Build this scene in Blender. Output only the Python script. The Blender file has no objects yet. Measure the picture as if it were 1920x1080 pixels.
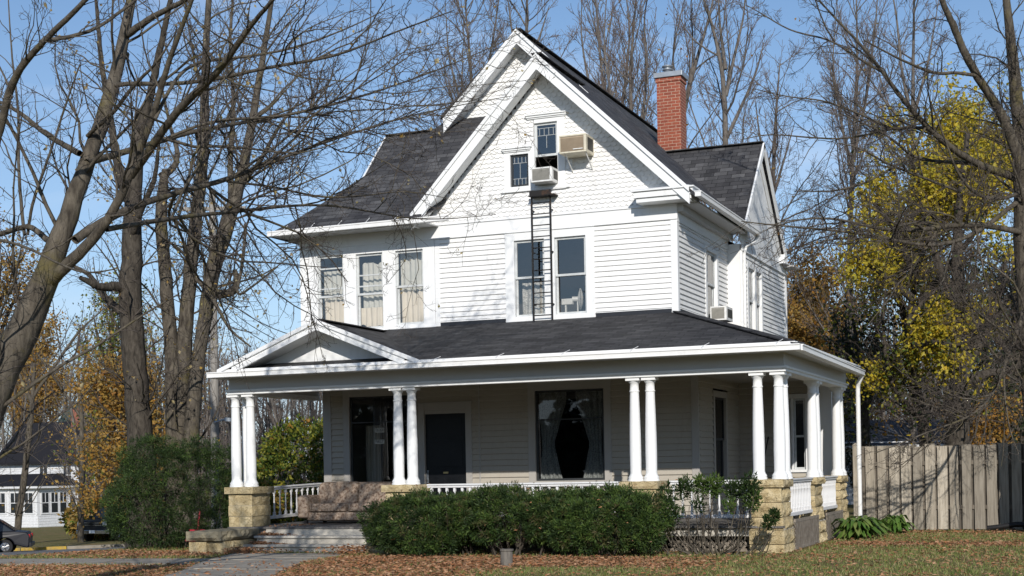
import bpy, math, random
import numpy as np
from mathutils import Vector, Matrix
random.seed(7)
SC = bpy.context.scene
COL = SC.collection
R_ = math.radians

# ---------------------------------------------------------------- camera model (also used to place far things at chosen distances)
FOC = 2709.0; SHIFT = 340.0
ROLL = math.atan(.01817); YAW = math.atan(1102/2709.)
CAM = np.array([4.8795, -23.7179, 1.77])
FW = np.array([-math.sin(YAW), math.cos(YAW), 0.]); RT = np.array([math.cos(YAW), math.sin(YAW), 0.]); UP = np.array([0., 0, 1])
CX = math.cos(ROLL)*RT - math.sin(ROLL)*UP
CY = math.sin(ROLL)*RT + math.cos(ROLL)*UP
def at(px, py, D):
    return CAM + D*(FW + (px-960)/FOC*CX + (540-py+SHIFT)/FOC*CY)

GZ = .33
def smooth(t):
    t = np.clip(t, 0, 1); return t*t*(3-2*t)
def gz(x, y):
    x = np.asarray(x, float); y = np.asarray(y, float)
    s = ((-x-13)+(y-1))/1.41421
    gate = smooth((-x-12.3)/4.0)
    dz = -.30*smooth((s+2.6)/2.6) - .041*np.clip(s, 0, 38) - .010*np.clip(s-43, 0, 60)
    return GZ + dz*gate

# ---------------------------------------------------------------- object helpers
WORLD = {}
def tag(o, label=None, cat=None, group=None, kind=None):
    if label: o['label'] = label
    if cat: o['category'] = cat
    if group: o['group'] = group
    if kind: o['kind'] = kind
    return o
def empty(name, loc, label=None, cat=None, group=None):
    o = bpy.data.objects.new(name, None); COL.objects.link(o)
    o.location = loc; o.empty_display_size = .3
    WORLD[o.name] = np.array(loc, float)
    return tag(o, label, cat, group)
def link(name, me, parent=None, loc=(0, 0, 0)):
    o = bpy.data.objects.new(name, me); COL.objects.link(o)
    WORLD[o.name] = np.array(loc, float)
    if parent is not None:
        o.parent = parent
        o.location = tuple(np.array(loc, float)-WORLD[parent.name])
    else:
        o.location = tuple(loc)
    return o
def mesh_np(name, V, loops, starts, totals, mats, mi=None, uv=None, smooth_=None):
    me = bpy.data.meshes.new(name)
    V = np.asarray(V, np.float32)
    me.vertices.add(len(V)); me.vertices.foreach_set('co', V.ravel())
    me.loops.add(len(loops)); me.loops.foreach_set('vertex_index', np.asarray(loops, np.int32))
    me.polygons.add(len(starts)); me.polygons.foreach_set('loop_start', np.asarray(starts, np.int32))
    try: me.polygons.foreach_set('loop_total', np.asarray(totals, np.int32))
    except Exception: pass
    for m in mats: me.materials.append(m)
    if mi is not None: me.polygons.foreach_set('material_index', np.asarray(mi, np.int32))
    if smooth_ is not None: me.polygons.foreach_set('use_smooth', np.asarray(smooth_, bool))
    if uv is not None:
        l = me.uv_layers.new(name='UVMap'); l.data.foreach_set('uv', np.asarray(uv, np.float32).ravel())
    me.update(calc_edges=True); me.validate()
    return me
def quads_mesh(name, V, Q, mats, mi=None, sm=None):
    Q = np.asarray(Q, np.int64); n = len(Q); k = Q.shape[1]
    return mesh_np(name, V, Q.ravel(), np.arange(n)*k, np.full(n, k), mats, mi, None,
                   np.full(n, bool(sm)) if sm is not None else None)

def cluster(boxes, eps=.004):
    n = len(boxes); par = list(range(n))
    def fd(i):
        while par[i] != i: par[i] = par[par[i]]; i = par[i]
        return i
    for i in range(n):
        for j in range(i):
            if all(boxes[i][0][k] <= boxes[j][1][k]+eps and boxes[j][0][k] <= boxes[i][1][k]+eps for k in range(3)): par[fd(i)] = fd(j)
    g = {}
    for i in range(n): g.setdefault(fd(i), []).append(i)
    return list(g.values())
class MB:
    """collects polygons in world coordinates and links them as one mesh object"""
    def __init__(s): s.v = []; s.f = []; s.m = []; s.s = []; s.cm = 0; s.sm = False; s.sh = []
    def mat(s, i): s.cm = i; return s
    def add(s, pts, faces, sm=None):
        b = len(s.v); s.v.extend([tuple(map(float, p)) for p in pts]); s.sh.append((b, len(s.v), len(s.f), len(s.f)+len(faces)))
        for f in faces:
            s.f.append(tuple(b+i for i in f)); s.m.append(s.cm); s.s.append(s.sm if sm is None else sm)
        return s
    def quad(s, *p): return s.add(p, [tuple(range(len(p)))])
    def box(s, x0, x1, y0, y1, z0, z1, ch=0.0):
        return s.pbox([(x0, y0, z0), (x1, y0, z0), (x1, y1, z0), (x0, y1, z0)], [(x0, y0, z1), (x1, y0, z1), (x1, y1, z1), (x0, y1, z1)])
    def pbox(s, lo, hi):
        n = len(lo); pts = list(lo)+list(hi)
        fs = [tuple(range(n-1, -1, -1)), tuple(range(n, 2*n))]
        for i in range(n):
            j = (i+1) % n; fs.append((i, j, n+j, n+i))
        return s.add(pts, fs)
    def slab(s, poly, th, down=None):
        P = [np.array(p, float) for p in poly]
        n = np.cross(P[1]-P[0], P[2]-P[1]); n /= np.linalg.norm(n)
        if n[2] < 0: P = P[::-1]; n = -n
        d = (np.array(down, float) if down is not None else -n)*th
        return s.pbox([p+d for p in P], P)
    def beam(s, p, q, up, w, h, du=0., dv=0.):
        """box from p to q; h along up, w sideways; (du,dv) shifts the section"""
        p = np.array(p, float); q = np.array(q, float); a = q-p; a /= np.linalg.norm(a)
        u = np.array(up, float); u -= a*(u@a); u /= np.linalg.norm(u); r = np.cross(a, u)
        o = [r*(du+sx*w/2)+u*(dv+sy*h/2) for sx, sy in ((-1, -1), (1, -1), (1, 1), (-1, 1))]
        return s.pbox([p+k for k in o], [q+k for k in o])
    def tube(s, pts, rad, n=8, cap=True, sm=True):
        P = np.array(pts, float); r = np.full(len(P), rad, float) if np.isscalar(rad) else np.array(rad, float)
        T = np.gradient(P, axis=0); T /= np.linalg.norm(T, axis=1)[:, None]
        ref = np.array([.31, .2, .93]) if abs(T[0][2]) < .8 else np.array([.93, .31, .2])
        vs = []
        for i in range(len(P)):
            a = np.cross(T[i], ref); a /= np.linalg.norm(a); b = np.cross(T[i], a)
            for k in range(n):
                t = 2*math.pi*k/n; vs.append(P[i]+r[i]*(math.cos(t)*a+math.sin(t)*b))
        fs = [(i*n+k, i*n+(k+1) % n, (i+1)*n+(k+1) % n, (i+1)*n+k) for i in range(len(P)-1) for k in range(n)]
        s.add(vs, fs, sm)
        if cap: s.add(vs[:n], [tuple(range(n-1, -1, -1))], False); s.add(vs[-n:], [tuple(range(n))], False)
        return s
    def lathe(s, prof, c, n=16, sm=True):
        vs = []; c = np.array(c, float)
        for (r, z) in prof:
            for k in range(n):
                t = 2*math.pi*(k+.5)/n; vs.append(c+np.array([r*math.cos(t), r*math.sin(t), z]))
        m = len(prof)
        s.add(vs, [(i*n+k, i*n+(k+1) % n, (i+1)*n+(k+1) % n, (i+1)*n+k) for i in range(m-1) for k in range(n)], sm)
        s.add(vs[:n], [tuple(range(n-1, -1, -1))], False); s.add(vs[-n:], [tuple(range(n))], False)
        return s
    def vboard(s, a, b, y0, y1, to, bo):
        """board along a sloping edge in an x-z plane, plumb cut at both ends: a=(x,z), b=(x,z)"""
        return s.pbox([(a[0], y0, a[1]+bo), (b[0], y0, b[1]+bo), (b[0], y1, b[1]+bo), (a[0], y1, a[1]+bo)], [(a[0], y0, a[1]+to), (b[0], y0, b[1]+to), (b[0], y1, b[1]+to), (a[0], y1, a[1]+to)])
    def build_split(s, name, mats, parent=None, bevel=0.):
        """one object for each group of touching pieces"""
        bx = [(np.min(s.v[a:b], 0), np.max(s.v[a:b], 0)) for a, b, c, d in s.sh]; out = []
        for g in cluster(bx):
            m = MB()
            for i in g:
                a, b, c, d = s.sh[i]; m.sm = False; o = len(m.v); m.v.extend(s.v[a:b])
                for k in range(c, d): m.f.append(tuple(x-a+o for x in s.f[k])); m.m.append(s.m[k]); m.s.append(s.s[k])
            out.append(m.build(name, mats, parent, None, bevel))
        return out
    def build(s, name, mats, parent=None, loc=None, bevel=0.):
        if not isinstance(mats, (list, tuple)): mats = [mats]
        V = np.array(s.v, float)
        if loc is None:
            lo, hi = V.min(0), V.max(0); loc = ((lo[0]+hi[0])/2, (lo[1]+hi[1])/2, lo[2])
        loc = np.array(loc, float)
        loops = []; st = []; tt = []; uv = []
        for f in s.f:
            st.append(len(loops)); tt.append(len(f)); loops.extend(f)
            p = V[list(f)]; n = np.zeros(3)
            for i in range(len(f)):
                a = p[i]; b = p[(i+1) % len(f)]; n += np.cross(a-p[0], b-p[0])
            l = np.linalg.norm(n); n = n/l if l > 1e-12 else np.array([0, 0, 1.])
            if abs(n[2]) > .985: t = np.array([1., 0, 0]); b_ = np.array([0, 1., 0])
            else:
                t = np.cross([0, 0, 1.], n); t /= np.linalg.norm(t); b_ = np.cross(n, t)
            for q in p: uv.append((q@t, q@b_))
        me = mesh_np(name, V-loc, loops, st, tt, mats, s.m, uv, s.s)
        o = link(name, me, parent, loc)
        if bevel:
            b = o.modifiers.new('bevel', 'BEVEL'); b.width = bevel; b.segments = 2; b.limit_method = 'ANGLE'; b.angle_limit = R_(50)
        return o
def copyobj(o, loc, parent=None, rotz=0., kids=True, name=None):
    """copy a thing or part (and its children) to world location loc"""
    c = o.copy(); COL.objects.link(c); WORLD[c.name] = np.array(loc, float)
    if parent is not None: c.parent = parent; c.location = tuple(np.array(loc, float)-WORLD[parent.name])
    else: c.parent = None; c.location = tuple(loc)
    c.rotation_euler = (0, 0, rotz)
    if kids:
        for ch in list(o.children):
            d = ch.copy(); COL.objects.link(d); d.parent = c; WORLD[d.name] = np.array(loc, float)+np.array(ch.location)
    return c

class Frame:
    """a wall frame: u along the wall, d outwards, z up"""
    def __init__(s, org, ux, n): s.o = np.array(org, float); s.u = np.array(ux, float); s.n = np.array(n, float)
    def P(s, u, d, z): return s.o+s.u*u+s.n*d+np.array([0, 0, z])
    def box(s, mb, u0, u1, d0, d1, z0, z1):
        return mb.pbox([s.P(u0, d0, z0), s.P(u1, d0, z0), s.P(u1, d1, z0), s.P(u0, d1, z0)], [s.P(u0, d0, z1), s.P(u1, d0, z1), s.P(u1, d1, z1), s.P(u0, d1, z1)])
def cut(a, b, holes, z):
    """interval [a,b] minus the holes (u0,u1,z0,z1) that contain height z"""
    seg = [(a, b)]
    for h in holes:
        if h[2] < z < h[3]:
            out = []
            for p, q in seg:
                if h[1] <= p or h[0] >= q: out.append((p, q)); continue
                if h[0] > p: out.append((p, h[0]))
                if h[1] < q: out.append((h[1], q))
            seg = out
    return [(p, q) for p, q in seg if q-p > .004]
def siding(mb, fr, a, b, z0, z1, holes=(), h=.0975, t=.026, rng=random, cham=.008):
    """lap siding: every course a tilted board with a real butt edge"""
    k = 0; lim = (lambda z: (a, b)) if not callable(a) else a
    while z0+k*h < z1-1e-6:
        zb = z0+k*h; zt = min(zb+h, z1); k += 1
        # split a course where a hole starts or ends inside it
        zs = sorted({zb, zt} | {q for q_ in holes for q in q_[2:4] if zb+1e-4 < q < zt-1e-4})
        for zi, zj in zip(zs, zs[1:]):
            A, B = lim((zi+zj)/2)
            for p, q in cut(A, B, holes, (zi+zj)/2):
                cuts = [p]
                while q-cuts[-1] > 3.2: cuts.append(cuts[-1]+rng.uniform(1.5, 3.0))
                cuts.append(q)
                for i in range(len(cuts)-1):
                    p_, q_ = cuts[i], cuts[i+1]
                    if q_-p_ < .01: continue
                    dt = rng.uniform(-.0015, .002); f0 = (zi-zb)/h; f1 = (zt-zj)/h
                    db = .002+(t+dt-.002)*(1-f0); dtp = .002+(t+dt-.002)*f1*0+.0 if zj >= zt-1e-6 else .002+(t-.002)*f1
                    w = rng.uniform(-.0012, .0012)
                    c = cham if zi == zb else 0.
                    mb.add([fr.P(p_, db, zi+c), fr.P(q_, db, zi+w+c), fr.P(q_, dtp, zj), fr.P(p_, dtp, zj), fr.P(p_, max(0., db-c*1.1), zi+.0005), fr.P(q_, max(0., db-c*1.1), zi+w+.0005), fr.P(p_, -.004, zi+.001), fr.P(q_, -.004, zi+w+.001)],
                           [(0, 1, 2, 3), (0, 4, 5, 1), (4, 6, 7, 5), (0, 3, 6, 4), (1, 5, 7, 2)])
def scales(mb, fr, lim, z0, z1, holes=(), w=.118, h=.088, t=.023, rng=random):
    """fish-scale shingles: rows of overlapping round-ended shingles"""
    k = 0
    while z0+k*h < z1:
        zb = z0+k*h; k += 1
        A, B = lim(zb+h)
        for p, q in cut(A, B, holes, zb+h*.6):
            x = math.floor(p/w)*w+(w/2 if k % 2 else 0)-w
            while x < q:
                l, r = max(x, p), min(x+w, q); x += w
                if r-l < .012: continue
                cx = x-w/2; zt = zb+h*1.25; pts = []; N = 7
                for i in range(N+1):
                    u = l+(r-l)*i/N; e = (u-cx)/(w/2*.98); e = max(-1, min(1, e))
                    pts.append((u, zb+.042*(1-math.sqrt(max(0, 1-e*e*.97)))+rng.uniform(-.0015, .0015)))
                tt = t+rng.uniform(-.002, .002)
                vs = [fr.P(u, tt, z) for u, z in pts]+[fr.P(r, .001, zt), fr.P(l, .001, zt)]+[fr.P(u, .0, z) for u, z in pts]
                n = N+1
                fs = [tuple(range(n+2))]+[(i, n+2+i, n+3+i, i+1) for i in range(N)]
                mb.add(vs, fs)
# ---------------------------------------------------------------- materials
def nt(name):
    m = bpy.data.materials.new(name); m.use_nodes = True
    return m, m.node_tree.nodes, m.node_tree.links
def ramp(N, stops):
    r = N.new('ShaderNodeValToRGB'); e = r.color_ramp.elements
    while len(e) < len(stops): e.new(.5)
    for i, (p, c) in enumerate(stops): e[i].position = p; e[i].color = (*c, 1) if len(c) == 3 else c
    return r
def coords(N, L, kind='Object', scale=(1, 1, 1)):
    c = N.new('ShaderNodeTexCoord'); mp = N.new('ShaderNodeMapping'); mp.inputs['Scale'].default_value = scale
    L.new(c.outputs[kind], mp.inputs['Vector']); return mp.outputs['Vector']
def noise(N, L, vec, scale, detail=5, rough=.6, dist=0.):
    n = N.new('ShaderNodeTexNoise'); n.inputs['Scale'].default_value = scale; n.inputs['Detail'].default_value = detail
    n.inputs['Roughness'].default_value = rough; n.inputs['Distortion'].default_value = dist
    if vec is not None: L.new(vec, n.inputs['Vector'])
    return n
def mix(N, L, fac, a, b, mode='MIX'):
    m = N.new('ShaderNodeMix'); m.data_type = 'RGBA'; m.blend_type = mode
    for s, v in ((0, fac), (6, a), (7, b)):
        if hasattr(v, 'is_output') or isinstance(v, bpy.types.NodeSocket): L.new(v, m.inputs[s])
        elif isinstance(v, (int, float)): m.inputs[s].default_value = v
        else: m.inputs[s].default_value = (*v, 1)
    return m.outputs[2]
def bump(N, L, h, strength=.3, dist=.01):
    b = N.new('ShaderNodeBump'); b.inputs['Strength'].default_value = strength; b.inputs['Distance'].default_value = dist
    L.new(h, b.inputs['Height']); return b.outputs['Normal']
def bsdf(N): return N['Principled BSDF']
def noisy(name, stops, scale=4, detail=6, rough=.6, bs=.0, bd=.01, bscale=None, kind='Object', sc=(1, 1, 1), spec=.3, dist=0.):
    """base colour from a ramp over noise, with optional bump"""
    m, N, L = nt(name); v = coords(N, L, kind, sc)
    n = noise(N, L, v, scale, detail, .62, dist); r = ramp(N, stops); L.new(n.outputs['Fac'], r.inputs['Fac'])
    b = bsdf(N); L.new(r.outputs['Color'], b.inputs['Base Color']); b.inputs['Roughness'].default_value = rough
    b.inputs['Specular IOR Level'].default_value = spec
    if bs:
        n2 = noise(N, L, v, bscale or scale*3, 8, .65); L.new(bump(N, L, n2.outputs['Fac'], bs, bd), b.inputs['Normal'])
    return m
def paint(name, base, dirt, amt=.5, peel=None, peel_at=.70, rough=.5):
    """old painted wood: streaky grime down the boards, small flakes gone"""
    m, N, L = nt(name); v = coords(N, L, 'Object', (1, 1, .35)); b = bsdf(N)
    n1 = noise(N, L, v, 1.7, 7, .65); n2 = noise(N, L, v, 14, 6, .7)
    r1 = ramp(N, [(.42, (0, 0, 0)), (.75, (1, 1, 1))]); L.new(n1.outputs['Fac'], r1.inputs['Fac'])
    r2 = ramp(N, [(.40, (0, 0, 0)), (.80, (1, 1, 1))]); L.new(n2.outputs['Fac'], r2.inputs['Fac'])
    f = N.new('ShaderNodeMath'); f.operation = 'MULTIPLY'; L.new(r1.outputs['Color'], f.inputs[0]); L.new(r2.outputs['Color'], f.inputs[1])
    g = N.new('ShaderNodeMath'); g.operation = 'MULTIPLY'; L.new(f.outputs[0], g.inputs[0]); g.inputs[1].default_value = amt
    c = mix(N, L, g.outputs[0], base, dirt)
    if peel is not None:
        n3 = noise(N, L, coords(N, L, 'Object', (1, 1, .6)), 9, 9, .72)
        r3 = ramp(N, [(peel_at, (0, 0, 0)), (peel_at+.012, (1, 1, 1))]); L.new(n3.outputs['Fac'], r3.inputs['Fac'])
        c = mix(N, L, r3.outputs['Color'], c, peel)
    L.new(c, b.inputs['Base Color']); b.inputs['Roughness'].default_value = rough; b.inputs['Specular IOR Level'].default_value = .3
    L.new(bump(N, L, n2.outputs['Fac'], .12, .004), b.inputs['Normal'])
    return m
def plain(name, c, rough=.5, metal=0., spec=.4):
    m, N, L = nt(name); b = bsdf(N); v = coords(N, L)
    n = noise(N, L, v, 9, 6); r = ramp(N, [(.3, tuple(x*.82 for x in c)), (.7, tuple(min(1, x*1.12) for x in c))]); L.new(n.outputs['Fac'], r.inputs['Fac'])
    L.new(r.outputs['Color'], b.inputs['Base Color']); b.inputs['Roughness'].default_value = rough
    b.inputs['Metallic'].default_value = metal; b.inputs['Specular IOR Level'].default_value = spec
    return m
def shingles(name, dark, light, w=.30, h=.135, spec=.2):
    m, N, L = nt(name); b = bsdf(N); v = coords(N, L, 'UV')
    def bt(w_, off, c1, c2, mort):
        t = N.new('ShaderNodeTexBrick'); L.new(v, t.inputs['Vector']); t.inputs['Scale'].default_value = 1
        t.inputs['Brick Width'].default_value = w_; t.inputs['Row Height'].default_value = h; t.inputs['Mortar Size'].default_value = mort
        t.inputs['Color1'].default_value = (*c1, 1); t.inputs['Color2'].default_value = (*c2, 1); t.inputs['Mortar'].default_value = (*[x*.25 for x in dark], 1)
        t.offset = off; t.inputs['Mortar Smooth'].default_value = .2; return t
    t1 = bt(w, .37, dark, light, .006); t2 = bt(w*.61, .63, (0.76, .76, .76), (1.16, 1.16, 1.16), .0)
    c = mix(N, L, 1., t1.outputs['Color'], t2.outputs['Color'], 'MULTIPLY')
    n = noise(N, L, v, .9, 6); r = ramp(N, [(.3, (.72, .72, .74)), (.7, (1.25, 1.24, 1.2))]); L.new(n.outputs['Fac'], r.inputs['Fac'])
    c = mix(N, L, 1., c, r.outputs['Color'], 'MULTIPLY')
    g = noise(N, L, v, 130, 2, .7); rg = ramp(N, [(.3, (.6, .6, .6)), (.7, (1.45, 1.45, 1.45))]); L.new(g.outputs['Fac'], rg.inputs['Fac'])
    c = mix(N, L, 1., c, rg.outputs['Color'], 'MULTIPLY')
    L.new(c, b.inputs['Base Color']); b.inputs['Roughness'].default_value = .85; b.inputs['Specular IOR Level'].default_value = spec
    # every course thicker at its butt: a saw-tooth over v
    sx = N.new('ShaderNodeSeparateXYZ'); L.new(v, sx.inputs[0]); d = N.new('ShaderNodeMath'); d.operation = 'DIVIDE'; L.new(sx.outputs['Y'], d.inputs[0]); d.inputs[1].default_value = h
    fr = N.new('ShaderNodeMath'); fr.operation = 'FRACT'; L.new(d.outputs[0], fr.inputs[0])
    mm = N.new('ShaderNodeMath'); mm.operation = 'MULTIPLY_ADD'; L.new(t2.outputs['Fac'], mm.inputs[0]); mm.inputs[1].default_value = -.3
    iv = N.new('ShaderNodeMath'); iv.operation = 'SUBTRACT'; iv.inputs[0].default_value = 1; L.new(fr.outputs[0], iv.inputs[1]); L.new(iv.outputs[0], mm.inputs[2])
    ad = N.new('ShaderNodeMath'); ad.operation = 'MULTIPLY_ADD'; L.new(t2.outputs['Color'], ad.inputs[0]); ad.inputs[1].default_value = .5; L.new(mm.outputs[0], ad.inputs[2])
    L.new(bump(N, L, ad.outputs[0], .9, .012), b.inputs['Normal'])
    return m
def brick(name):
    m, N, L = nt(name); b = bsdf(N); v = coords(N, L, 'UV')
    t = N.new('ShaderNodeTexBrick'); L.new(v, t.inputs['Vector']); t.inputs['Scale'].default_value = 1
    t.inputs['Brick Width'].default_value = .185; t.inputs['Row Height'].default_value = .070; t.inputs['Mortar Size'].default_value = .006
    t.inputs['Color1'].default_value = (.33, .085, .045, 1); t.inputs['Color2'].default_value = (.235, .058, .033, 1); t.inputs['Mortar'].default_value = (.50, .34, .25, 1)
    n = noise(N, L, v, 30, 5); r = ramp(N, [(.3, (.75, .75, .75)), (.75, (1.2, 1.2, 1.2))]); L.new(n.outputs['Fac'], r.inputs['Fac'])
    L.new(mix(N, L, 1., t.outputs['Color'], r.outputs['Color'], 'MULTIPLY'), b.inputs['Base Color']); b.inputs['Roughness'].default_value = .85
    iv = N.new('ShaderNodeMath'); iv.operation = 'SUBTRACT'; iv.inputs[0].default_value = 1; L.new(t.outputs['Fac'], iv.inputs[1])
    L.new(bump(N, L, iv.outputs[0], .8, .008), b.inputs['Normal']); return m
def leafmat(name, cols, trans=.25, rough=.5, spec=.35):
    """leaf colour differs from leaf to leaf"""
    m, N, L = nt(name); b = bsdf(N); g = N.new('ShaderNodeNewGeometry')
    n = len(cols); r = ramp(N, [(i/max(1, n-1), c) for i, c in enumerate(cols)]); L.new(g.outputs['Random Per Island'], r.inputs['Fac'])
    L.new(r.outputs['Color'], b.inputs['Base Color']); b.inputs['Roughness'].default_value = rough; b.inputs['Specular IOR Level'].default_value = spec
    if trans:
        t = N.new('ShaderNodeBsdfTranslucent'); L.new(r.outputs['Color'], t.inputs['Color']); x = N.new('ShaderNodeMixShader'); x.inputs[0].default_value = trans
        L.new(b.outputs[0], x.inputs[1]); L.new(t.outputs[0], x.inputs[2]); L.new(x.outputs[0], N['Material Output'].inputs['Surface'])
    return m
def glassmat(name, base=.06, tint=(.85, .9, .9), rough=.015):
    m, N, L = nt(name); N.remove(bsdf(N))
    g = N.new('ShaderNodeBsdfGlossy'); g.inputs['Roughness'].default_value = rough; t = N.new('ShaderNodeBsdfTransparent'); t.inputs['Color'].default_value = (*tint, 1)
    lw = N.new('ShaderNodeFresnel'); lw.inputs['IOR'].default_value = 1.5
    ad = N.new('ShaderNodeMath'); ad.operation = 'ADD'; ad.inputs[1].default_value = base; L.new(lw.outputs[0], ad.inputs[0]); ad.use_clamp = True
    n = noise(N, L, coords(N, L, 'Object'), 1.1, 2, .5); L.new(bump(N, L, n.outputs['Fac'], .05, .02), g.inputs['Normal'])
    x = N.new('ShaderNodeMixShader'); L.new(ad.outputs[0], x.inputs[0]); L.new(t.outputs[0], x.inputs[1]); L.new(g.outputs[0], x.inputs[2])
    L.new(x.outputs[0], N['Material Output'].inputs['Surface']); return m
def bark(name, dark, light, moss=None, mossamt=.55):
    m, N, L = nt(name); b = bsdf(N); v = coords(N, L, 'Object', (1, 1, .3))
    n = noise(N, L, v, 11, 8, .7, .6); r = ramp(N, [(.34, dark), (.66, light)]); L.new(n.outputs['Fac'], r.inputs['Fac']); c = r.outputs['Color']
    if moss is not None:
        n2 = noise(N, L, coords(N, L), 1.9, 7, .7); r2 = ramp(N, [(mossamt-.06, (0, 0, 0)), (mossamt+.08, (1, 1, 1))]); L.new(n2.outputs['Fac'], r2.inputs['Fac'])
        c = mix(N, L, r2.outputs['Color'], c, moss)
    L.new(c, b.inputs['Base Color']); b.inputs['Roughness'].default_value = .9; b.inputs['Specular IOR Level'].default_value = .2
    L.new(bump(N, L, n.outputs['Fac'], .9, .03), b.inputs['Normal']); return m

M = {}
M['white'] = paint('painted_white_siding', (.80, .80, .79), (.42, .40, .36), .7, (.40, .36, .31), .715)
M['trim'] = paint('painted_white_trim', (.80, .81, .81), (.46, .45, .42), .5, (.40, .37, .33), .715)
M['porchwall'] = paint('weathered_shade_toned_porch_siding', (.42, .385, .325), (.25, .21, .16), .65, (.17, .14, .11), .72)  # base colour darkened to carry the porch shade; grime and flakes are wear
M['porchtrim'] = paint('weathered_shade_toned_porch_trim', (.40, .38, .35), (.26, .24, .21), .45)  # trim paint lowered to grey so the colour holds the porch shade
M['frieze'] = paint('shade_toned_frieze_paint', (.52, .52, .515), (.36, .345, .32), .4, (.30, .27, .23), .74)  # grey base holds the shade under gutter and eaves; grime and flakes are wear
M['column'] = paint('flaking_white_column_paint', (.82, .83, .83), (.50, .48, .45), .55, (.36, .33, .30), .69)
M['rail'] = paint('peeling_white_rail_paint', (.74, .74, .74), (.42, .40, .38), .6, (.33, .30, .27), .66)
M['roof'] = shingles('charcoal_shingles', (.042, .042, .046), (.092, .092, .096))
M['roofporch'] = shingles('charcoal_porch_shingles', (.034, .034, .037), (.068, .068, .071), .34, .125)
M['flash'] = plain('dark_roof_flashing', (.022, .025, .032), .5)
M['brick'] = brick('red_chimney_brick')
M['stone'] = noisy('tan_limestone', [(.20, (.25, .19, .10)), (.38, (.44, .35, .195)), (.52, (.54, .445, .265)), (.64, (.60, .51, .33)), (.84, (.41, .325, .185))], 7, 12, .9, 1.0, .035, 30)
def cracks(m, scale=3.2):
    N, L = m.node_tree.nodes, m.node_tree.links; b = bsdf(N); src = b.inputs['Base Color'].links[0].from_socket; v = coords(N, L, 'Object', (1, 1, 2.2)); nz = noise(N, L, v, 5, 6, .7)
    ad = N.new('ShaderNodeMixRGB'); ad.blend_type = 'ADD'; ad.inputs[0].default_value = .22; L.new(v, ad.inputs[1]); L.new(nz.outputs['Color'], ad.inputs[2])
    vo = N.new('ShaderNodeTexVoronoi'); vo.feature = 'DISTANCE_TO_EDGE'; vo.inputs['Scale'].default_value = scale; L.new(ad.outputs[0], vo.inputs['Vector']); r = ramp(N, [(.0, (.30, .27, .22)), (.022, (1, 1, 1))]); L.new(vo.outputs['Distance'], r.inputs['Fac'])
    n2 = noise(N, L, v, 1.6, 6, .7); k = ramp(N, [(.48, (1, 1, 1)), (.62, (0, 0, 0))]); L.new(n2.outputs['Fac'], k.inputs['Fac']); f = mix(N, L, k.outputs['Color'], (1, 1, 1), r.outputs['Color']); L.new(mix(N, L, 1., src, f, 'MULTIPLY'), b.inputs['Base Color'])
cracks(M['stone'])
M['stonegrey'] = noisy('weathered_grey_limestone', [(.25, (.10, .09, .06)), (.5, (.25, .22, .155)), (.75, (.36, .31, .20))], 4, 9, .9, .9, .03, 18)
M['mortar'] = noisy('pier_mortar', [(.3, (.34, .29, .20)), (.7, (.46, .40, .29))], 12, 5, .9)
M['concrete'] = noisy('worn_concrete', [(.25, (.19, .17, .14)), (.5, (.29, .26, .215)), (.75, (.35, .32, .27))], 3, 9, .9, .4, .006, 40)
M['steps'] = noisy('worn_step_boards', [(.25, (.34, .31, .26)), (.5, (.50, .47, .41)), (.75, (.57, .54, .48))], 2.2, 9, .8, .3, .004, 26, 'Object', (.4, 2, 2))
M['deck'] = noisy('dark_deck_boards', [(.3, (.10, .095, .09)), (.7, (.20, .19, .18))], 3, 8, .7, .3, .004, 20, 'Object', (6, .5, 1))
M['lattice'] = noisy('bare_grey_lattice', [(.3, (.17, .14, .11)), (.7, (.33, .29, .24))], 8, 6, .9)
M['glass'] = glassmat('window_glass', .13, (.93, .92, .90))
M['glassdark'] = glassmat('porch_window_glass', .03, (.62, .64, .64))
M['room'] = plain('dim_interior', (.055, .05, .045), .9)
M['curtain'] = noisy('cream_curtain_cloth', [(.3, (.66, .61, .52)), (.7, (.80, .75, .66))], 2, 5, .9)
M['lace'] = noisy('lace_curtain_cloth', [(.40, (.34, .34, .32)), (.60, (.68, .68, .66))], 40, 3, .9)
M['sheer'] = noisy('grey_white_sheer_cloth', [(.3, (.54, .55, .51)), (.7, (.70, .70, .66))], 3, 4, .9)
M['sash'] = plain('grey_white_sash', (.55, .57, .57), .5)
M['lead'] = plain('pale_lead_came', (.30, .32, .33), .5)
M['sashdark'] = plain('dark_sash', (.03, .033, .035), .45)
M['blackdoor'] = plain('near_black_door', (.010, .011, .013), .35, 0, .22)
M['brass'] = plain('worn_brass', (.55, .42, .20), .35, .9)
M['iron'] = plain('black_iron', (.016, .016, .018), .5, .3)
M['rustiron'] = noisy('rusty_black_iron', [(.55, (.016, .015, .015)), (.72, (.10, .048, .024))], 6, 6, .7)
M['gutter'] = paint('white_gutter_metal', (.78, .78, .77), (.48, .46, .42), .55, (.30, .28, .25), .72, .4)
M['galv'] = plain('galvanised_metal', (.34, .37, .40), .45, .5)
M['ac'] = plain('cream_ac_case', (.66, .61, .48), .5)
M['acface'] = noisy('faded_tan_ac_face', [(.35, (.30, .235, .165)), (.65, (.40, .32, .23))], 3, 5, .7)
M['acwhite'] = plain('white_ac_case', (.74, .74, .72), .5)
M['acgrille'] = plain('grey_ac_grille', (.30, .29, .26), .6)  # one even grey on backing and slats
M['acdark'] = plain('ac_side_louvre', (.07, .065, .055), .6)
M['sofa'] = noisy('faded_floral_upholstery', [(.36, (.15, .095, .065)), (.5, (.34, .255, .19)), (.60, (.46, .37, .29)), (.72, (.20, .13, .09))], 22, 4, .95, .3, .01, 40)
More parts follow.
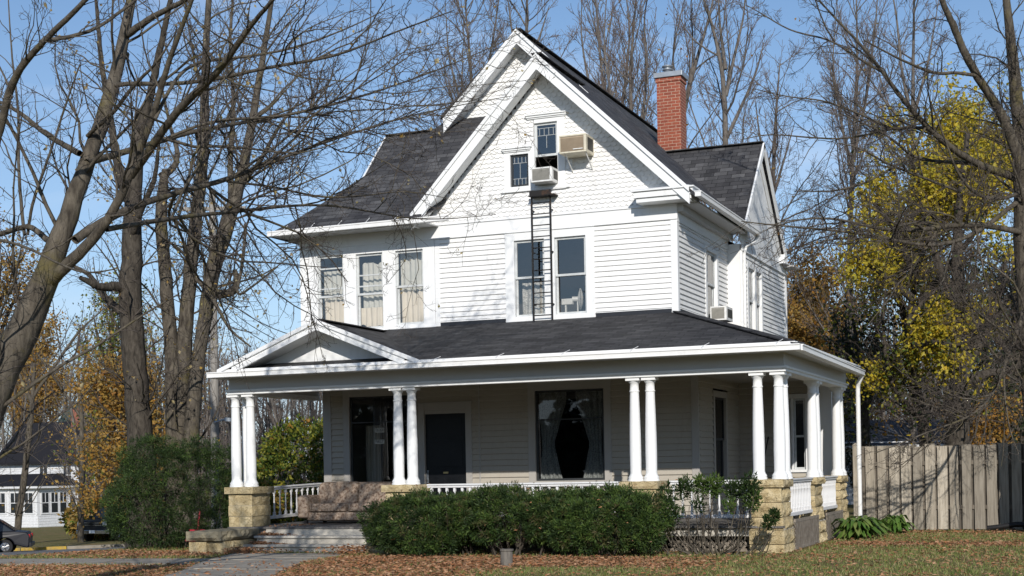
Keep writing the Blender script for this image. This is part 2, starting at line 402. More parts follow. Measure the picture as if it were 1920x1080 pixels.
M['fence'] = noisy('weathered_fence_board', [(.2, (.14, .122, .098)), (.5, (.34, .305, .25)), (.8, (.50, .46, .39))], 3.2, 8, .9, .3, .004, 25, 'Object', (7, 7, .5))
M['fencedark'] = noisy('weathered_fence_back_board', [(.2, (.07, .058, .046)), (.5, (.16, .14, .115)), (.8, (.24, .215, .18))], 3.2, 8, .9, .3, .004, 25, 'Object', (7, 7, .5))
M['bark'] = bark('grey_brown_maple_bark', (.036, .030, .024), (.150, .130, .102), (.115, .098, .045), .60)
M['barkgrey'] = bark('pale_grey_bark', (.065, .057, .050), (.205, .185, .165), (.13, .115, .06), .66)
M['barkdark'] = bark('furrowed_dark_bark', (.024, .020, .016), (.105, .09, .072))
M['twig'] = bark('twig_bark', (.045, .037, .032), (.140, .118, .102))
M['twigred'] = bark('reddish_twig_bark', (.095, .072, .062), (.23, .185, .16))
M['yew'] = leafmat('yew_needles', [(.010, .022, .007), (.017, .036, .010), (.028, .055, .014), (.045, .072, .019), (.019, .036, .011)], .10, .55, .25)
M['yewgreen'] = leafmat('fresh_yew_needles', [(.024, .050, .012), (.044, .085, .018), (.070, .120, .024), (.105, .150, .034), (.036, .066, .016)], .12, .55, .25)
M['yewbrown'] = leafmat('dry_yew_needles', [(.05, .07, .022), (.09, .10, .03), (.11, .085, .04), (.035, .055, .015)], .1)
M['hosta'] = leafmat('broad_green_leaf', [(.065, .14, .026), (.10, .19, .038), (.15, .24, .05), (.19, .24, .07)], .25, .4, .4)
M['litter'] = leafmat('dry_leaf_litter', [(.21, .095, .045), (.33, .155, .075), (.43, .225, .12), (.29, .165, .095), (.52, .32, .19), (.15, .08, .045), (.37, .15, .06)], .15, .7, .2)
M['grass'] = leafmat('autumn_grass', [(.085, .135, .026), (.13, .18, .038), (.19, .215, .06), (.26, .235, .09), (.34, .28, .14)], .2, .6)
M['leafyellow'] = leafmat('yellow_autumn_leaf', [(.38, .33, .03), (.52, .41, .035), (.62, .48, .04), (.30, .30, .04), (.60, .40, .03)], .4)
M['leafgreenish'] = leafmat('yellow_green_leaf', [(.05, .085, .018), (.10, .14, .025), (.20, .23, .03), (.32, .30, .035), (.03, .055, .014)], .35)
M['leaforange'] = leafmat('orange_autumn_leaf', [(.34, .15, .025), (.42, .22, .04), (.30, .19, .045), (.46, .26, .05), (.22, .13, .04)], .4)
M['leafgold'] = leafmat('gold_brown_leaf', [(.40, .26, .06), (.32, .20, .055), (.48, .31, .07), (.24, .15, .05), (.36, .28, .10)], .4)
M['leafamber'] = leafmat('amber_autumn_leaf', [(.50, .29, .06), (.42, .25, .05), (.56, .36, .08), (.46, .22, .05)], .45)
M['leaftan'] = leafmat('pale_tan_leaf', [(.46, .38, .20), (.38, .29, .13), (.55, .48, .30), (.32, .22, .10), (.40, .36, .15)], .4)
M['leafdark'] = leafmat('dark_evergreen_leaf', [(.010, .018, .008), (.018, .030, .011), (.028, .040, .014), (.014, .020, .010)], .1)
M['greenshrub'] = leafmat('leafy_shrub_leaf', [(.03, .065, .012), (.06, .11, .02), (.11, .16, .028), (.20, .22, .035), (.28, .26, .04)], .3)
M['rubber'] = plain('black_rubber', (.015, .015, .016), .8)
M['carblue'] = plain('dark_blue_car_paint', (.005, .006, .012), .45, .0, .35)
M['cardark'] = plain('dark_grey_car_paint', (.008, .009, .011), .4, .0, .4)
M['chrome'] = plain('chrome', (.60, .60, .60), .2, 1.)
M['lens'] = plain('clear_lamp_lens', (.72, .74, .76), .15)
M['redlens'] = plain('red_lamp_lens', (.35, .02, .02), .2)
M['plate'] = plain('pale_number_plate', (.55, .62, .70), .5)
M['ink'] = plain('dark_ink', (.03, .03, .03), .7)
M['card'] = plain('pale_card', (.52, .53, .50), .7)
M['asphalt'] = noisy('grey_asphalt', [(.3, (.12, .12, .12)), (.7, (.19, .185, .18))], 2, 9, .9, .2, .004, 60)
M['yellowkerb'] = noisy('yellow_kerb_paint', [(.4, (.50, .33, .04)), (.65, (.36, .27, .12))], 6, 5, .8)
M['pole'] = noisy('grey_utility_pole_wood', [(.3, (.20, .185, .165)), (.7, (.34, .32, .29))], 4, 6, .9, .3, .005, 20, 'Object', (6, 6, .3))
M['farwhite'] = plain('neighbour_white_siding', (.70, .71, .72), .6)
M['fargreen'] = plain('neighbour_pale_green_siding', (.34, .40, .33), .6)
M['farroof'] = plain('neighbour_dark_roof', (.022, .022, .026), .9, 0, .1)
M['fargreenroof'] = plain('neighbour_green_roof', (.055, .075, .066), .8, 0, .1)
M['farglass'] = plain('neighbour_dark_window', (.02, .025, .03), .1, 0, .6)
M['garageroof'] = shingles('garage_grey_shingles', (.060, .064, .075), (.085, .09, .10))
def islandvar(m, lo=.62, hi=1.25):
    N, L = m.node_tree.nodes, m.node_tree.links; b = bsdf(N); src = b.inputs['Base Color'].links[0].from_socket; g = N.new('ShaderNodeNewGeometry')
    r = ramp(N, [(0, (lo, lo, lo)), (.5, (.95, .93, .90)), (1, (hi, hi*.99, hi*.97))]); L.new(g.outputs['Random Per Island'], r.inputs['Fac']); L.new(mix(N, L, 1., src, r.outputs['Color'], 'MULTIPLY'), b.inputs['Base Color'])
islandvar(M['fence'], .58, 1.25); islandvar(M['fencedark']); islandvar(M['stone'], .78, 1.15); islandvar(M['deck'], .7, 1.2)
M['stump'] = noisy('grey_cut_post', [(.3, (.09, .08, .07)), (.7, (.20, .18, .155))], 9, 6, .9, .5, .01, 30, 'Object', (3, 3, .5))
M['red'] = plain('faded_red_plastic', (.42, .03, .05), .45)
M['blackpipe'] = plain('black_plastic_pipe', (.016, .016, .017), .5)
M['fanwhite'] = plain('white_fan_plastic', (.70, .70, .68), .4)
# ---------------------------------------------------------------- the house
H = empty('victorian_house', (-6.2, 5., GZ), 'large white two storey wooden house with fish scale gables and a columned wraparound porch', 'house')
rs = random.Random(3)
FY = 2.2           # upper front wall
LY = 3.05          # ground floor front wall
XL, XR = -10.26, -2.30
FZ = .77           # porch floor
front = Frame((0, FY, 0), (1, 0, 0), (0, -1, 0))
right = Frame((XR, 0, 0), (0, 1, 0), (1, 0, 0))
wing = Frame((-2.0, 0, 0), (0, 1, 0), (1, 0, 0))
mainf = Frame((0, 4.45, 0), (1, 0, 0), (0, -1, 0))
low = Frame((0, LY, 0), (1, 0, 0), (0, -1, 0))
lowr = Frame((-2.18, 0, 0), (0, 1, 0), (1, 0, 0))
encl = Frame((0, 6.4, 0), (1, 0, 0), (0, -1, 0))

# --- siding of the storeys
tri = (-10.06, -7.22, 4.3, 6.36); dbl = (-5.72, -3.90, 4.3, 6.36)
mb = MB(); siding(mb, front, XL+.10, XR-.10, 4.1, 6.36, (tri, dbl), rng=rs)
mb.build('front_siding', M['white'], H)
swin = (4.20, 5.28, 4.3, 6.16)
mb = MB(); siding(mb, right, FY+.10, 6.15, 4.1, 6.30, (swin,), rng=rs)
mb.build('side_siding', M['white'], H)
wwin = (6.55, 8.08, 4.3, 6.10)
mb = MB(); siding(mb, wing, 6.24, 10.52, 4.1, 6.28, (wwin,), rng=rs)
mb.build('wing_siding', M['white'], H)
lwin = (-9.80, -7.98, 1.38, 3.60); door = (-8.10-.02+.0, -6.84, .6, 3.16); bwin = (-5.63, -3.91, 1.38, 3.60)
door = (-8.06, -6.86, .6, 3.14)
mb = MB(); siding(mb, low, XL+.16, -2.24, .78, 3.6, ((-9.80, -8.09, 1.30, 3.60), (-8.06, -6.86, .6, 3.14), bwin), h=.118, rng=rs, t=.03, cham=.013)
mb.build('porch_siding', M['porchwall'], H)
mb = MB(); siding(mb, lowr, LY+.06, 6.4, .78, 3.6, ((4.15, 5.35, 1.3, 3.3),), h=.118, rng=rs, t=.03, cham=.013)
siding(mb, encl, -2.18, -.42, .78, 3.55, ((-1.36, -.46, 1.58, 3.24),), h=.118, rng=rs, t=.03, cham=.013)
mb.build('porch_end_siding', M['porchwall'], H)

# --- gable walls with fish-scale shingles
PX, PZ, SL, SR = -4.84, 9.60, 1.05, .955   # front gable ridge (roof top) and its two slopes
fl = lambda z: (PX-(PZ-.20-z)/SL, PX+(PZ-.20-z)/SR)
uw = (-5.09, -4.46, 7.14, 8.50); sw = (-5.69, -5.08, 7.165, 7.93)
def fl2(z):
    a, b = fl(z); return (max(a, -7.62), min(b, XR))
mb = MB(); siding(mb, front, fl2, None, 6.62, 9.38, (uw, sw), h=.10, t=.001, rng=rs)
scales(mb, front, fl2, 6.66, 9.30, (uw, sw), rng=rs)
mb.build('gable_shingles', M['white'], H)
MX, MZ = -6.15, 10.87                    # main ridge
ml = lambda z: (MX-(MZ-.20-z), min(MX+(MZ-.20-z), -4.6))
mb = MB(); siding(mb, mainf, ml, None, 8.9, 10.66, (), h=.10, t=.001, rng=rs)
scales(mb, mainf, ml, 8.95, 10.58, (), rng=rs)
mb.build('upper_gable_shingles', M['white'], H)

# --- unseen side and back walls, floors: the house is closed all round
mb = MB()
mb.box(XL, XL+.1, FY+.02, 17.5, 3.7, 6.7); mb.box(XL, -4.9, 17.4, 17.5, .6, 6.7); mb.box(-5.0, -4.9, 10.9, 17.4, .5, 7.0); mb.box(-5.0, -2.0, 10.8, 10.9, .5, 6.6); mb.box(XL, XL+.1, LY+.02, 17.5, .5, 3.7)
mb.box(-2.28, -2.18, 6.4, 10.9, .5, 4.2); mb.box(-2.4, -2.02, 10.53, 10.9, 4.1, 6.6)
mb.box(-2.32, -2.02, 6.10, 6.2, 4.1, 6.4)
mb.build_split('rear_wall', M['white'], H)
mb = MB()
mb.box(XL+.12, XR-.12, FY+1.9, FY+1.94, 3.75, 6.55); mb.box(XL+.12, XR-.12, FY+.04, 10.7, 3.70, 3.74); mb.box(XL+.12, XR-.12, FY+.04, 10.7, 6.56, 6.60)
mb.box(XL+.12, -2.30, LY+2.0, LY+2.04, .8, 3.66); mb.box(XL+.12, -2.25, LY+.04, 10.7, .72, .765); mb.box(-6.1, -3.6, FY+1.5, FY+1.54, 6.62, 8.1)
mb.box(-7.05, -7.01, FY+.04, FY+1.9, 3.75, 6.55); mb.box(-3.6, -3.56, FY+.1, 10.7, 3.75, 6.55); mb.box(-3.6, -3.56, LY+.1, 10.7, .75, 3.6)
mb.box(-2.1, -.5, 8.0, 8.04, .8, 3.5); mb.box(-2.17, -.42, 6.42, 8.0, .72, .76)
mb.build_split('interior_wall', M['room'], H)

# --- corner boards, friezes, belts
mb = MB()
front.box(mb, XR-.105, XR+.024, -.005, .024, 4.1, 6.34); right.box(mb, FY+.0, FY+.105, -.01, .024, 4.1, 6.34)
front.box(mb, XL-.02, XL+.105, 0, .024, 4.1, 6.34); front.box(mb, -7.22, -7.12, 0, .024, 4.3, 6.36)
wing.box(mb, 6.13, 6.24, -.02, .024, 4.1, 6.3); wing.box(mb, 10.50, 10.62, -.02, .024, 4.1, 6.34)
mb.build_split('corner_board', M['trim'], H, bevel=.004)
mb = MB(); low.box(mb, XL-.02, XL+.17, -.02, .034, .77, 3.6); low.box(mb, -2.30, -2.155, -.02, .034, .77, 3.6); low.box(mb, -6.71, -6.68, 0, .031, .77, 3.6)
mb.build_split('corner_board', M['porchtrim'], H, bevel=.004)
mb = MB()
front.box(mb, XL-.02, XR+.024, 0, .028, 6.36, 6.60); front.box(mb, XL-.03, XR+.034, 0, .045, 6.338, 6.362)
front.box(mb, -7.55, XR+.02, .005, .05, 6.600, 6.625); front.box(mb, -7.55, XR+.02, .004, .036, 6.625, 6.655)
right.box(mb, FY-.02, 6.14, 0, .03, 6.30, 6.62); wing.box(mb, 6.12, 10.62, 0, .03, 6.28, 6.50); wing.box(mb, 6.12, 10.62, 0, .05, 6.26, 6.285)
mb.build_split('frieze_board', M['trim'], H, bevel=.004)
mb = MB()
front.box(mb, -7.12, -5.73, .004, .022, 4.3, 4.72); front.box(mb, -3.89, XR-.107, .004, .022, 4.3, 4.715); front.box(mb, XL-.02, -7.12, .018, .034, 4.3, 4.61)
right.box(mb, FY+.107, 4.19, .004, .022, 4.1, 4.72); right.box(mb, 5.29, 6.14, .004, .022, 4.1, 4.715)
wing.box(mb, 6.10, 10.6, .002, .018, 4.1, 4.66)
mb.build_split('roof_flashing', M['flash'], H)

# --- windows: each a casing with sashes, panes and cloth
def window(fr, name, u0, u1, z0, z1, meet=None, sash='sash', cas=None, glass='glass', curtain=None, extra=None, d=0., casmat='trim', sill=True, rails=(), muntins=(), opened=False, leads=()):
    mb = MB(); c = cas if cas else (.07, .07, .09, .06); cl, cr, ct, cb = c
    fr.box(mb, u0-cl, u0, d-.05, d+.030, z0-cb, z1+ct); fr.box(mb, u1, u1+cr, d-.05, d+.030, z0-cb, z1+ct)
    fr.box(mb, u0, u1, d-.05, d+.0285, z1, z1+ct); fr.box(mb, u0, u1, d-.05, d+.0285, z0-cb, z0)
    if sill: fr.box(mb, u0-cl-.02, u1+cr+.02, d+.0, d+.055, z0-cb-.02, z0-cb+.018)
    w = mb.build(name, M[casmat], H, loc=fr.P((u0+u1)/2, d, z0), bevel=.004)
    mb = MB(); b = .042; g = .002
    def ring(a0, a1, c0, c1, dd):
        fr.box(mb, a0, a0+b, dd-.03, dd, c0, c1); fr.box(mb, a1-b, a1, dd-.03, dd, c0, c1)
        fr.box(mb, a0+b, a1-b, dd-.0305, dd-.001, c0, c0+b); fr.box(mb, a0+b, a1-b, dd-.0305, dd-.001, c1-b, c1)
    pan = MB()
    def pane(a0, a1, c0, c1, dd):
        e = rs.uniform(-.004, .004); e2 = rs.uniform(-.003, .003)
        pan.quad(fr.P(a0, dd+e, c0), fr.P(a1, dd-e, c0), fr.P(a1, dd-e+e2, c1), fr.P(a0, dd+e+e2, c1))
    if meet:
        ring(u0+g, u1-g, meet-.02, z1-g, d-.02)
        if not opened: ring(u0+g, u1-g, z0+g, meet+.022, d-.055)
        pane(u0+b, u1-b, meet+.02, z1-b, d-.036)
        if not opened: pane(u0+b, u1-b, z0+b, meet-.02, d-.072)
    else:
        ring(u0+g, u1-g, z0+g, z1-g, d-.02); pane(u0+b, u1-b, z0+b, z1-b, d-.036)
    for z in rails: fr.box(mb, u0+b, u1-b, d-.048, d-.019, z-.014, z+.014)
    mb.build('sash', M[sash], w); pan.build('pane', M[glass], w)
    if muntins or leads:
        mb = MB()
        for (a, c0, c1) in muntins: fr.box(mb, a-.006, a+.006, d-.034, d-.026, c0, c1)
        for (z, a, c) in leads: fr.box(mb, a, c, d-.0345, d-.0255, z-.006, z+.006)
        mb.build('leading', M['lead'] if leads else M[sash], w)
    if curtain: curtain(w, fr, u0, u1, z0, z1)
    return w
def drape(w, fr, u0, u1, z0, z1, d=-.16, amp=.022, n=34, top=None, bot=None, mat='curtain', tie=None, side=0, wavy=0.):
    mb = MB(); rows = 14; vs = []
    ph = rs.uniform(0, 6)
    for j in range(rows+1):
        t = j/rows; z = z0+(z1-z0)*t
        for i in range(n+1):
            s = i/n; a = u0+(u1-u0)*s
            if tie:
                tz, wd = tie; k = (z-tz)/(z1-z0); full = (u1-u0)*((.42+1.25*k) if k > 0 else (.42+.45*min(1., -k*2.2))); full = min(full, u1-u0)
                off = .10*(u1-u0)*math.exp(-(k*4)**2)
                a = (u0+off+s*full) if side < 0 else (u1-off-(1-s)*full)
            zz = z+(wavy*math.sin(s*9+ph)+wavy*.6*math.sin(s*21+ph*2))*(t if bot is None else 1-t)
            vs.append(fr.P(a, d+amp*math.sin(s*n*.9+ph)+amp*.5*math.sin(s*n*.37+t*2), zz))
    m = n+1; fs = [(j*m+i, j*m+i+1, (j+1)*m+i+1, (j+1)*m+i) for j in range(rows) for i in range(n)]
    mb.add(vs, fs, True); return mb.build('curtain', M[mat], w)
# three bay-side windows on the left
def cur1(w, f, a, b, c, e): drape(w, f, a+.06, b-.01, c, 5.30, wavy=.02); drape(w, f, a+.01, b-.01, 5.05, e-.28, d=-.24, mat='sheer')
def cur2(w, f, a, b, c, e): drape(w, f, a, b, 4.70, 5.10, wavy=.05, bot=1); drape(w, f, a+.02, b, 4.95, e-.16, d=-.22, wavy=.02, mat='sheer')
def cur3(w, f, a, b, c, e): drape(w, f, a+.03, b, c+.03, 5.38, wavy=.04); drape(w, f, a, b, 5.20, e, d=-.24, mat='sheer')
window(front, 'window', -9.87, -9.27, 4.60, 6.19, 5.36, cas=(.20, .145, .17, .06), curtain=cur1, rails=(5.93, 5.52))
window(front, 'window', -8.98, -8.38, 4.66, 6.17, 5.36, cas=(.144, .145, .19, .06), curtain=cur2, rails=(5.74, 5.52))
window(front, 'window', -8.09, -7.48, 4.70, 6.17, 5.46, cas=(.144, .254, .19, .08), curtain=cur3)
mb = MB(); front.box(mb, -10.05, -9.87-.201, -.02, .0275, 4.3, 6.36); front.box(mb, -10.0, -7.23, -.03, .026, 4.3, 4.54); mb.build('window_apron', M['trim'], H)
# pair over the porch roof
window(front, 'window', -5.53, -4.91, 4.71, 6.18, 5.46, cas=(.19, .104, .18, .12), rails=(), curtain=lambda w, f, a, b, c, e: drape(w, f, a+.02, b, c, 5.40, d=-.35, mat='lace'))
window(front, 'window', -4.70, -4.07, 4.71, 6.18, 5.46, cas=(.105, .17, .18, .12))
mb = MB(); front.box(mb, -5.70, -3.915, -.03, .024, 4.3, 4.57); front.box(mb, -5.73, -3.89, 0, .05, 6.335, 6.359); mb.build('window_apron', M['trim'], H)
# gable windows with leaded lights
w = window(front, 'window', -5.07, -4.60, 7.20, 8.40, 7.78, sash='sash', opened=True, cas=(.004, .15, .12, .08), muntins=[(-4.835, 7.92, 8.16)]+[(-5.07+.047*k*2, 8.16, 8.30) for k in range(1, 5)], leads=[(8.16, -5.03, -4.64), (8.30, -5.03, -4.64)])
window(front, 'window', -5.58, -5.20, 7.22, 7.84, None, sash='sashdark', cas=(.12, .124, .10, .06), muntins=[(-5.39, 7.38, 7.68)]+[(-5.58+.076*k, 7.68, 7.80) for k in range(1, 5)]+[(-5.58+.076*k, 7.26, 7.38) for k in range(1, 5)], leads=[(7.38, -5.54, -5.24), (7.68, -5.54, -5.24)])
mb = MB()
for (a, b, z) in ((-5.24, -4.38, 8.54), (-5.74, -5.12, 7.95)):
    front.box(mb, a, b, 0, .10, z, z+.022); front.box(mb, a+.02, b-.02, 0, .075, z-.035, z-.001); front.box(mb, a+.035, b-.035, 0, .052, z-.06, z-.036)
front.box(mb, -5.76, -4.36, .002, .06, 7.115, 7.14)
mb.build_split('window_hood', M['trim'], H, bevel=.003)
# side windows
window(right, 'window', 4.34, 5.14, 4.62, 6.06, 5.42, cas=(.13, .13, .09, .06), curtain=lambda w, f, a, b, c, e: drape(w, f, a+.25, b, c, 5.3, mat='curtain'))
window(wing, 'window', 6.72, 7.28, 4.40, 5.98, 5.30, cas=(.14, .07, .11, .06)); window(wing, 'window', 7.43, 7.96, 4.40, 5.98, 5.30, cas=(.07, .11, .11, .06))
# ground floor: left window, big window with lace, side window, enclosed end
def cl(w, f, a, b, c, e): drape(w, f, a+.18, a+.52, c+.05, 2.75, d=-.4, mat='curtain'); return
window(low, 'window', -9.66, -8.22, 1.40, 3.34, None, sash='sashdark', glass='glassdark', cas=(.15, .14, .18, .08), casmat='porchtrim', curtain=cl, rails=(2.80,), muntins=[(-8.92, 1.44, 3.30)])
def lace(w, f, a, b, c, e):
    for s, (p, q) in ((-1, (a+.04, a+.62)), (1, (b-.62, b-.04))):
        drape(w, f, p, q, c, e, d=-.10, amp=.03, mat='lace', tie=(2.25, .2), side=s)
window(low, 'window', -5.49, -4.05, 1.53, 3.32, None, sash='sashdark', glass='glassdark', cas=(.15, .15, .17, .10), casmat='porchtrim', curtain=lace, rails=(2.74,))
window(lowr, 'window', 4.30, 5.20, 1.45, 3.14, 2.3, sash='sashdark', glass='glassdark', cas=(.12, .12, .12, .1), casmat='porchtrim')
for k in range(3):
    a = -1.34+k*.295
    window(encl, 'window', a+.02, a+.275, 1.66, 3.14, 2.35, sash='sash', glass='glass', cas=(.02, .018, .09, .06), casmat='trim', sill=False)
mb = MB(); encl.box(mb, -.46, -.22, -.06, .05, .77, 3.5); encl.box(mb, -.62, -.2, -.3, -.06, .77, 3.5); mb.build('porch_end_post', M['trim'], H)

# --- front door
mb = MB()
low.box(mb, -8.06, -7.92, -.06, .035, .775, 3.14); low.box(mb, -7.0, -6.86, -.06, .035, .775, 3.14); low.box(mb, -7.92, -7.0, -.06, .0335, 3.0, 3.14); low.box(mb, -8.08, -6.84, .0, .06, 3.14, 3.17)
low.box(mb, -7.92, -7.0, -.05, .012, 2.93, 3.0)
d = mb.build('door', M['porchtrim'], H, loc=low.P(-7.46, 0, .77), bevel=.004)
mb = MB(); low.box(mb, -7.92, -7.0, -.07, -.03, .78, 2.93)
for a, b, z0, z1 in ((-7.82, -7.10, 2.45, 2.85), (-7.82, -7.10, 1.85, 2.35)):
    low.box(mb, a, b, -.032, -.022, z0, z1)
for a in (-7.82, -7.42): low.box(mb, a, a+.32, -.032, -.020, .95, 1.62)
mb.build('door_leaf', M['blackdoor'], d, bevel=.004)
mb = MB(); low.box(mb, -7.895, -7.865, -.03, -.012, 1.52, 1.78); mb.tube([low.P(-7.88, -.015, 1.73), low.P(-7.88, .04, 1.72), low.P(-7.88, .045, 1.62), low.P(-7.88, -.01, 1.56)], .010, 6)
mb.build('handle', M['galv'], d)
mb = MB(); low.box(mb, -7.53, -7.42, -.03, -.014, 1.71, 1.745); mb.build('mail_slot', M['brass'], d)
mb = MB(); low.box(mb, -8.40, -8.08, .015, .10, 1.93, 2.16); low.box(mb, -8.41, -8.07, .01, .115, 2.16, 2.178); mb.build('mailbox', M['iron'], H, bevel=.006)

# --- roofs
RZ = lambda x: PZ-SR*(x-PX)          # right slope height at x
mb = MB(); T = .07
ex = -1.80
mb.slab([(ex, 1.75, RZ(ex)), (ex, 6.75, RZ(ex)), (PX, 6.75, PZ), (PX, 1.75, PZ)], T, (0, 0, -1))
mb.slab([(PX+.0, 4.08, PZ), (PX+.0, 17.5, PZ), (MX, 17.5, MZ), (MX, 4.08, MZ)], T, (0, 0, -1))
mb.slab([(-2.2, 6.75, RZ(-2.2)), (-2.2, 10.3, RZ(-2.2)), (PX, 10.3, PZ), (PX, 6.75, PZ)], T, (0, 0, -1))
# front gable left slope with its valley
mb.slab([(PX, 1.75, PZ), (PX, 4.6, PZ), (-5.16, 4.45, PZ-.33), (PX-2.90/SL, 1.75, PZ-2.90)], T, (0, 0, -1))
# apron roof: eave to main gable wall, slightly bell-cast at the foot
az = lambda y: 6.60+.94*(y-1.55)-.10*math.exp(-(y-1.55)*1.6)*0
ys = [1.52, 2.0, 2.6, 3.3, 4.46]; zs = [6.62, 6.96, 7.47, 8.12, 9.28]
hx = lambda z: -10.60+(z-6.6)
for i in range(4):
    y0, y1, z0, z1 = ys[i], ys[i+1], zs[i], zs[i+1]
    vx = lambda z: PX-(PZ-z)/SL+.25
    mb.slab([(hx(z0)-.02*(i == 0), y0, z0), (vx(z0), y0, z0), (vx(z1), y1, z1), (hx(z1), y1, z1)], T, (0, 0, -1))
# main left slope and the left cross gable
for i in range(4):
    y0, y1, z0, z1 = ys[i], ys[i+1], zs[i], zs[i+1]
    mb.slab([(hx(z0), y0, z0-.004), (hx(z1), y1, z1-.004), (hx(z1), 17.5, z1-.004), (hx(z0), 17.5, z0-.004)], T, (0, 0, -1))
mb.slab([(hx(9.28), 4.08, 9.28), (MX, 4.08, MZ), (MX, 17.5, MZ), (hx(9.28), 17.5, 9.28)], T, (0, 0, -1))
LG = (6.95, 9.72, -10.66)
mb.slab([(LG[2], LG[0]-3.1, LG[1]-3.1), (LG[2], LG[0], LG[1]), (-7.5, LG[0], LG[1]), (-10.4, LG[0]-3.1, LG[1]-3.1)], T, (0, 0, -1))
mb.slab([(LG[2], LG[0]+3.1, LG[1]-3.1), (LG[2], LG[0], LG[1]), (-7.5, LG[0], LG[1]), (-10.4, LG[0]+3.1, LG[1]-3.1)], T, (0, 0, -1))
# right cross gable
RG = (7.92, 8.87, -1.86)
mb.slab([(RG[2], 5.86, 6.70), (RG[2], RG[0], RG[1]), (-4.1, RG[0], RG[1]), (-2.0, 5.80, 6.64)], T, (0, 0, -1))
mb.slab([(RG[2], 10.2, 6.70), (RG[2], RG[0], RG[1]), (-4.1, RG[0], RG[1]), (-2.2, 10.2, 6.70)], T, (0, 0, -1))
roof = mb.build('roof', M['roof'], H)
# ridge caps
mb = MB()
for p, q in (((PX, 1.74, PZ+.012), (PX, 4.3, PZ+.012)), ((MX, 4.07, MZ+.012), (MX, 17.5, MZ+.012)), ((RG[2]-.0, RG[0], RG[1]+.012), (-4.1, RG[0], RG[1]+.012)), ((LG[2], LG[0], LG[1]+.012), (-7.5, LG[0], LG[1]+.012))):
    mb.beam(p, q, (0, 0, 1), .2, .02)
mb.build_split('ridge_cap', M['roof'], roof)
# gable ends of the cross gables
mb = MB(); c = RG
mb.pbox([(-2.02, 5.95, 6.45), (-2.02, 10.2, 6.45), (-2.02, c[0], c[1]-.14)], [(-1.985, 5.95, 6.45), (-1.985, 10.2, 6.45), (-1.985, c[0], c[1]-.14)])
mb.pbox([(-10.5, 4.2, 6.6), (-10.5, 9.7, 6.6), (-10.5, 6.95, 9.5)], [(-10.46, 4.2, 6.6), (-10.46, 9.7, 6.6), (-10.46, 6.95, 9.5)])
mb.pbox([(-10.2, 17.46, 6.6), (-5., 17.46, 6.6), (MX, 17.46, MZ-.15)], [(-10.2, 17.5, 6.6), (-5., 17.5, 6.6), (MX, 17.5, MZ-.15)])
for s, y in ((-1, 5.95), (1, 10.2)):   # inner frieze boards along the rakes of the side gable
    mb.beam((-1.965, c[0]-s*.0, c[1]-.30), (-1.965, y, 6.56 if s > 0 else 6.66), (0, 0, 1), .02, .20)
mb.build_split('side_gable_wall', M['trim'], H)
# chimney
mb = MB(); cx0, cx1, cy0, cy1 = -4.42, -3.86, 8.4, 8.86
mb.box(cx0, cx1, cy0, cy1, 8.2, 10.66); mb.box(cx0-.02, cx1+.02, cy0-.02, cy1+.02, 10.60, 10.70)
for k in range(7): mb.box(cx0+.12+k*.045, cx0+.15+k*.045, cy0-.008, cy0+.004, 9.0, 10.05)
ch = mb.build('chimney', M['brick'], H)
mb = MB(); mb.box(cx0-.06, cx1+.06, cy0-.06, cy1+.06, 10.70, 10.82); mb.build('chimney_cap', M['galv'], ch, bevel=.01)
mb = MB(); c = ((cx0+cx1)/2-.08, (cy0+cy1)/2, 10.82); mb.lathe([(.085, 0), (.085, .10), (.12, .10), (.12, .125), (.08, .13), (.08, .17), (.13, .175), (.13, .20), (.02, .21)], c, 16); mb.build('flue_pipe', M['galv'], ch)

# --- rakes, soffits, fascia
mb = MB()
def rake(a, b, y, back=.33, e=0.):
    """two stepped boards along a sloping gable edge from a=(x,z) to b=(x,z), soffit behind"""
    mb.vboard(a, b, y-.025+e, y+.025, .014, -.075); mb.vboard(a, b, y+.012+e, y+.06, -.076, -.265); mb.vboard(a, b, y-.004+e, y+.06, -.266, -.295); mb.vboard(a, b, y+.061, y+.06+back, -.19, -.22)
rake((PX, PZ), (-1.92, RZ(-1.92)), 1.74); rake((PX-2.82/SL, PZ-2.82), (PX, PZ), 1.74)
rake((MX, MZ), (-4.60, MZ-1.55*.97), 4.06, back=.33); rake((-7.85, MZ-1.70*.99), (MX, MZ), 4.06, back=.33)
mb.build_split('rake_board', M['trim'], H, bevel=.004)
mb = MB()
for s, (ye, ze) in ((-1, (5.86, 6.70)), (1, (10.2, 6.70))):
    p = np.array([RG[2]+.0, RG[0], RG[1]]); q = np.array([RG[2], ye, ze])
    mb.beam(p, q, (0, 0, 1), .04, .14, 0, -.065)
mb.box(-2.0, -1.86, 10.0, 10.35, 6.50, 6.68); mb.box(-2.02, -1.83, 9.9, 10.6, 6.46, 6.50)
mb.box(-10.7, -10.46, 3.7, 3.74, 6.5, 6.6)
p = np.array([LG[2]-.01, LG[0], LG[1]])
for s in (-1, 1): mb.beam(p, p+np.array([0, s*3.1, -3.1]), (0, 0, 1), .04, .16, 0, -.07)
mb.build_split('side_rake_board', M['trim'], H, bevel=.004)
# boxed eave return on the right corner
mb = MB()
mb.box(-2.98, -1.86, 1.76, FY-.01, 6.80-.09, 6.80+.02); mb.box(-3.02, -1.83, 1.72, FY-.012, 6.822, 6.85); mb.box(-2.94, -1.90, 1.80, FY-.014, 6.63, 6.709)
mb.pbox([(-3.02, 1.72, 6.851), (-1.93, 1.72, 6.851), (-1.93, FY-.01, 6.851), (-3.02, FY-.01, 6.851)], [(-2.98, 1.80, 6.88), (-1.95, 1.80, 6.88), (-1.95, FY-.01, 6.93), (-2.98, FY-.01, 6.93)])
mb.build('eave_return', M['trim'], H, bevel=.004)
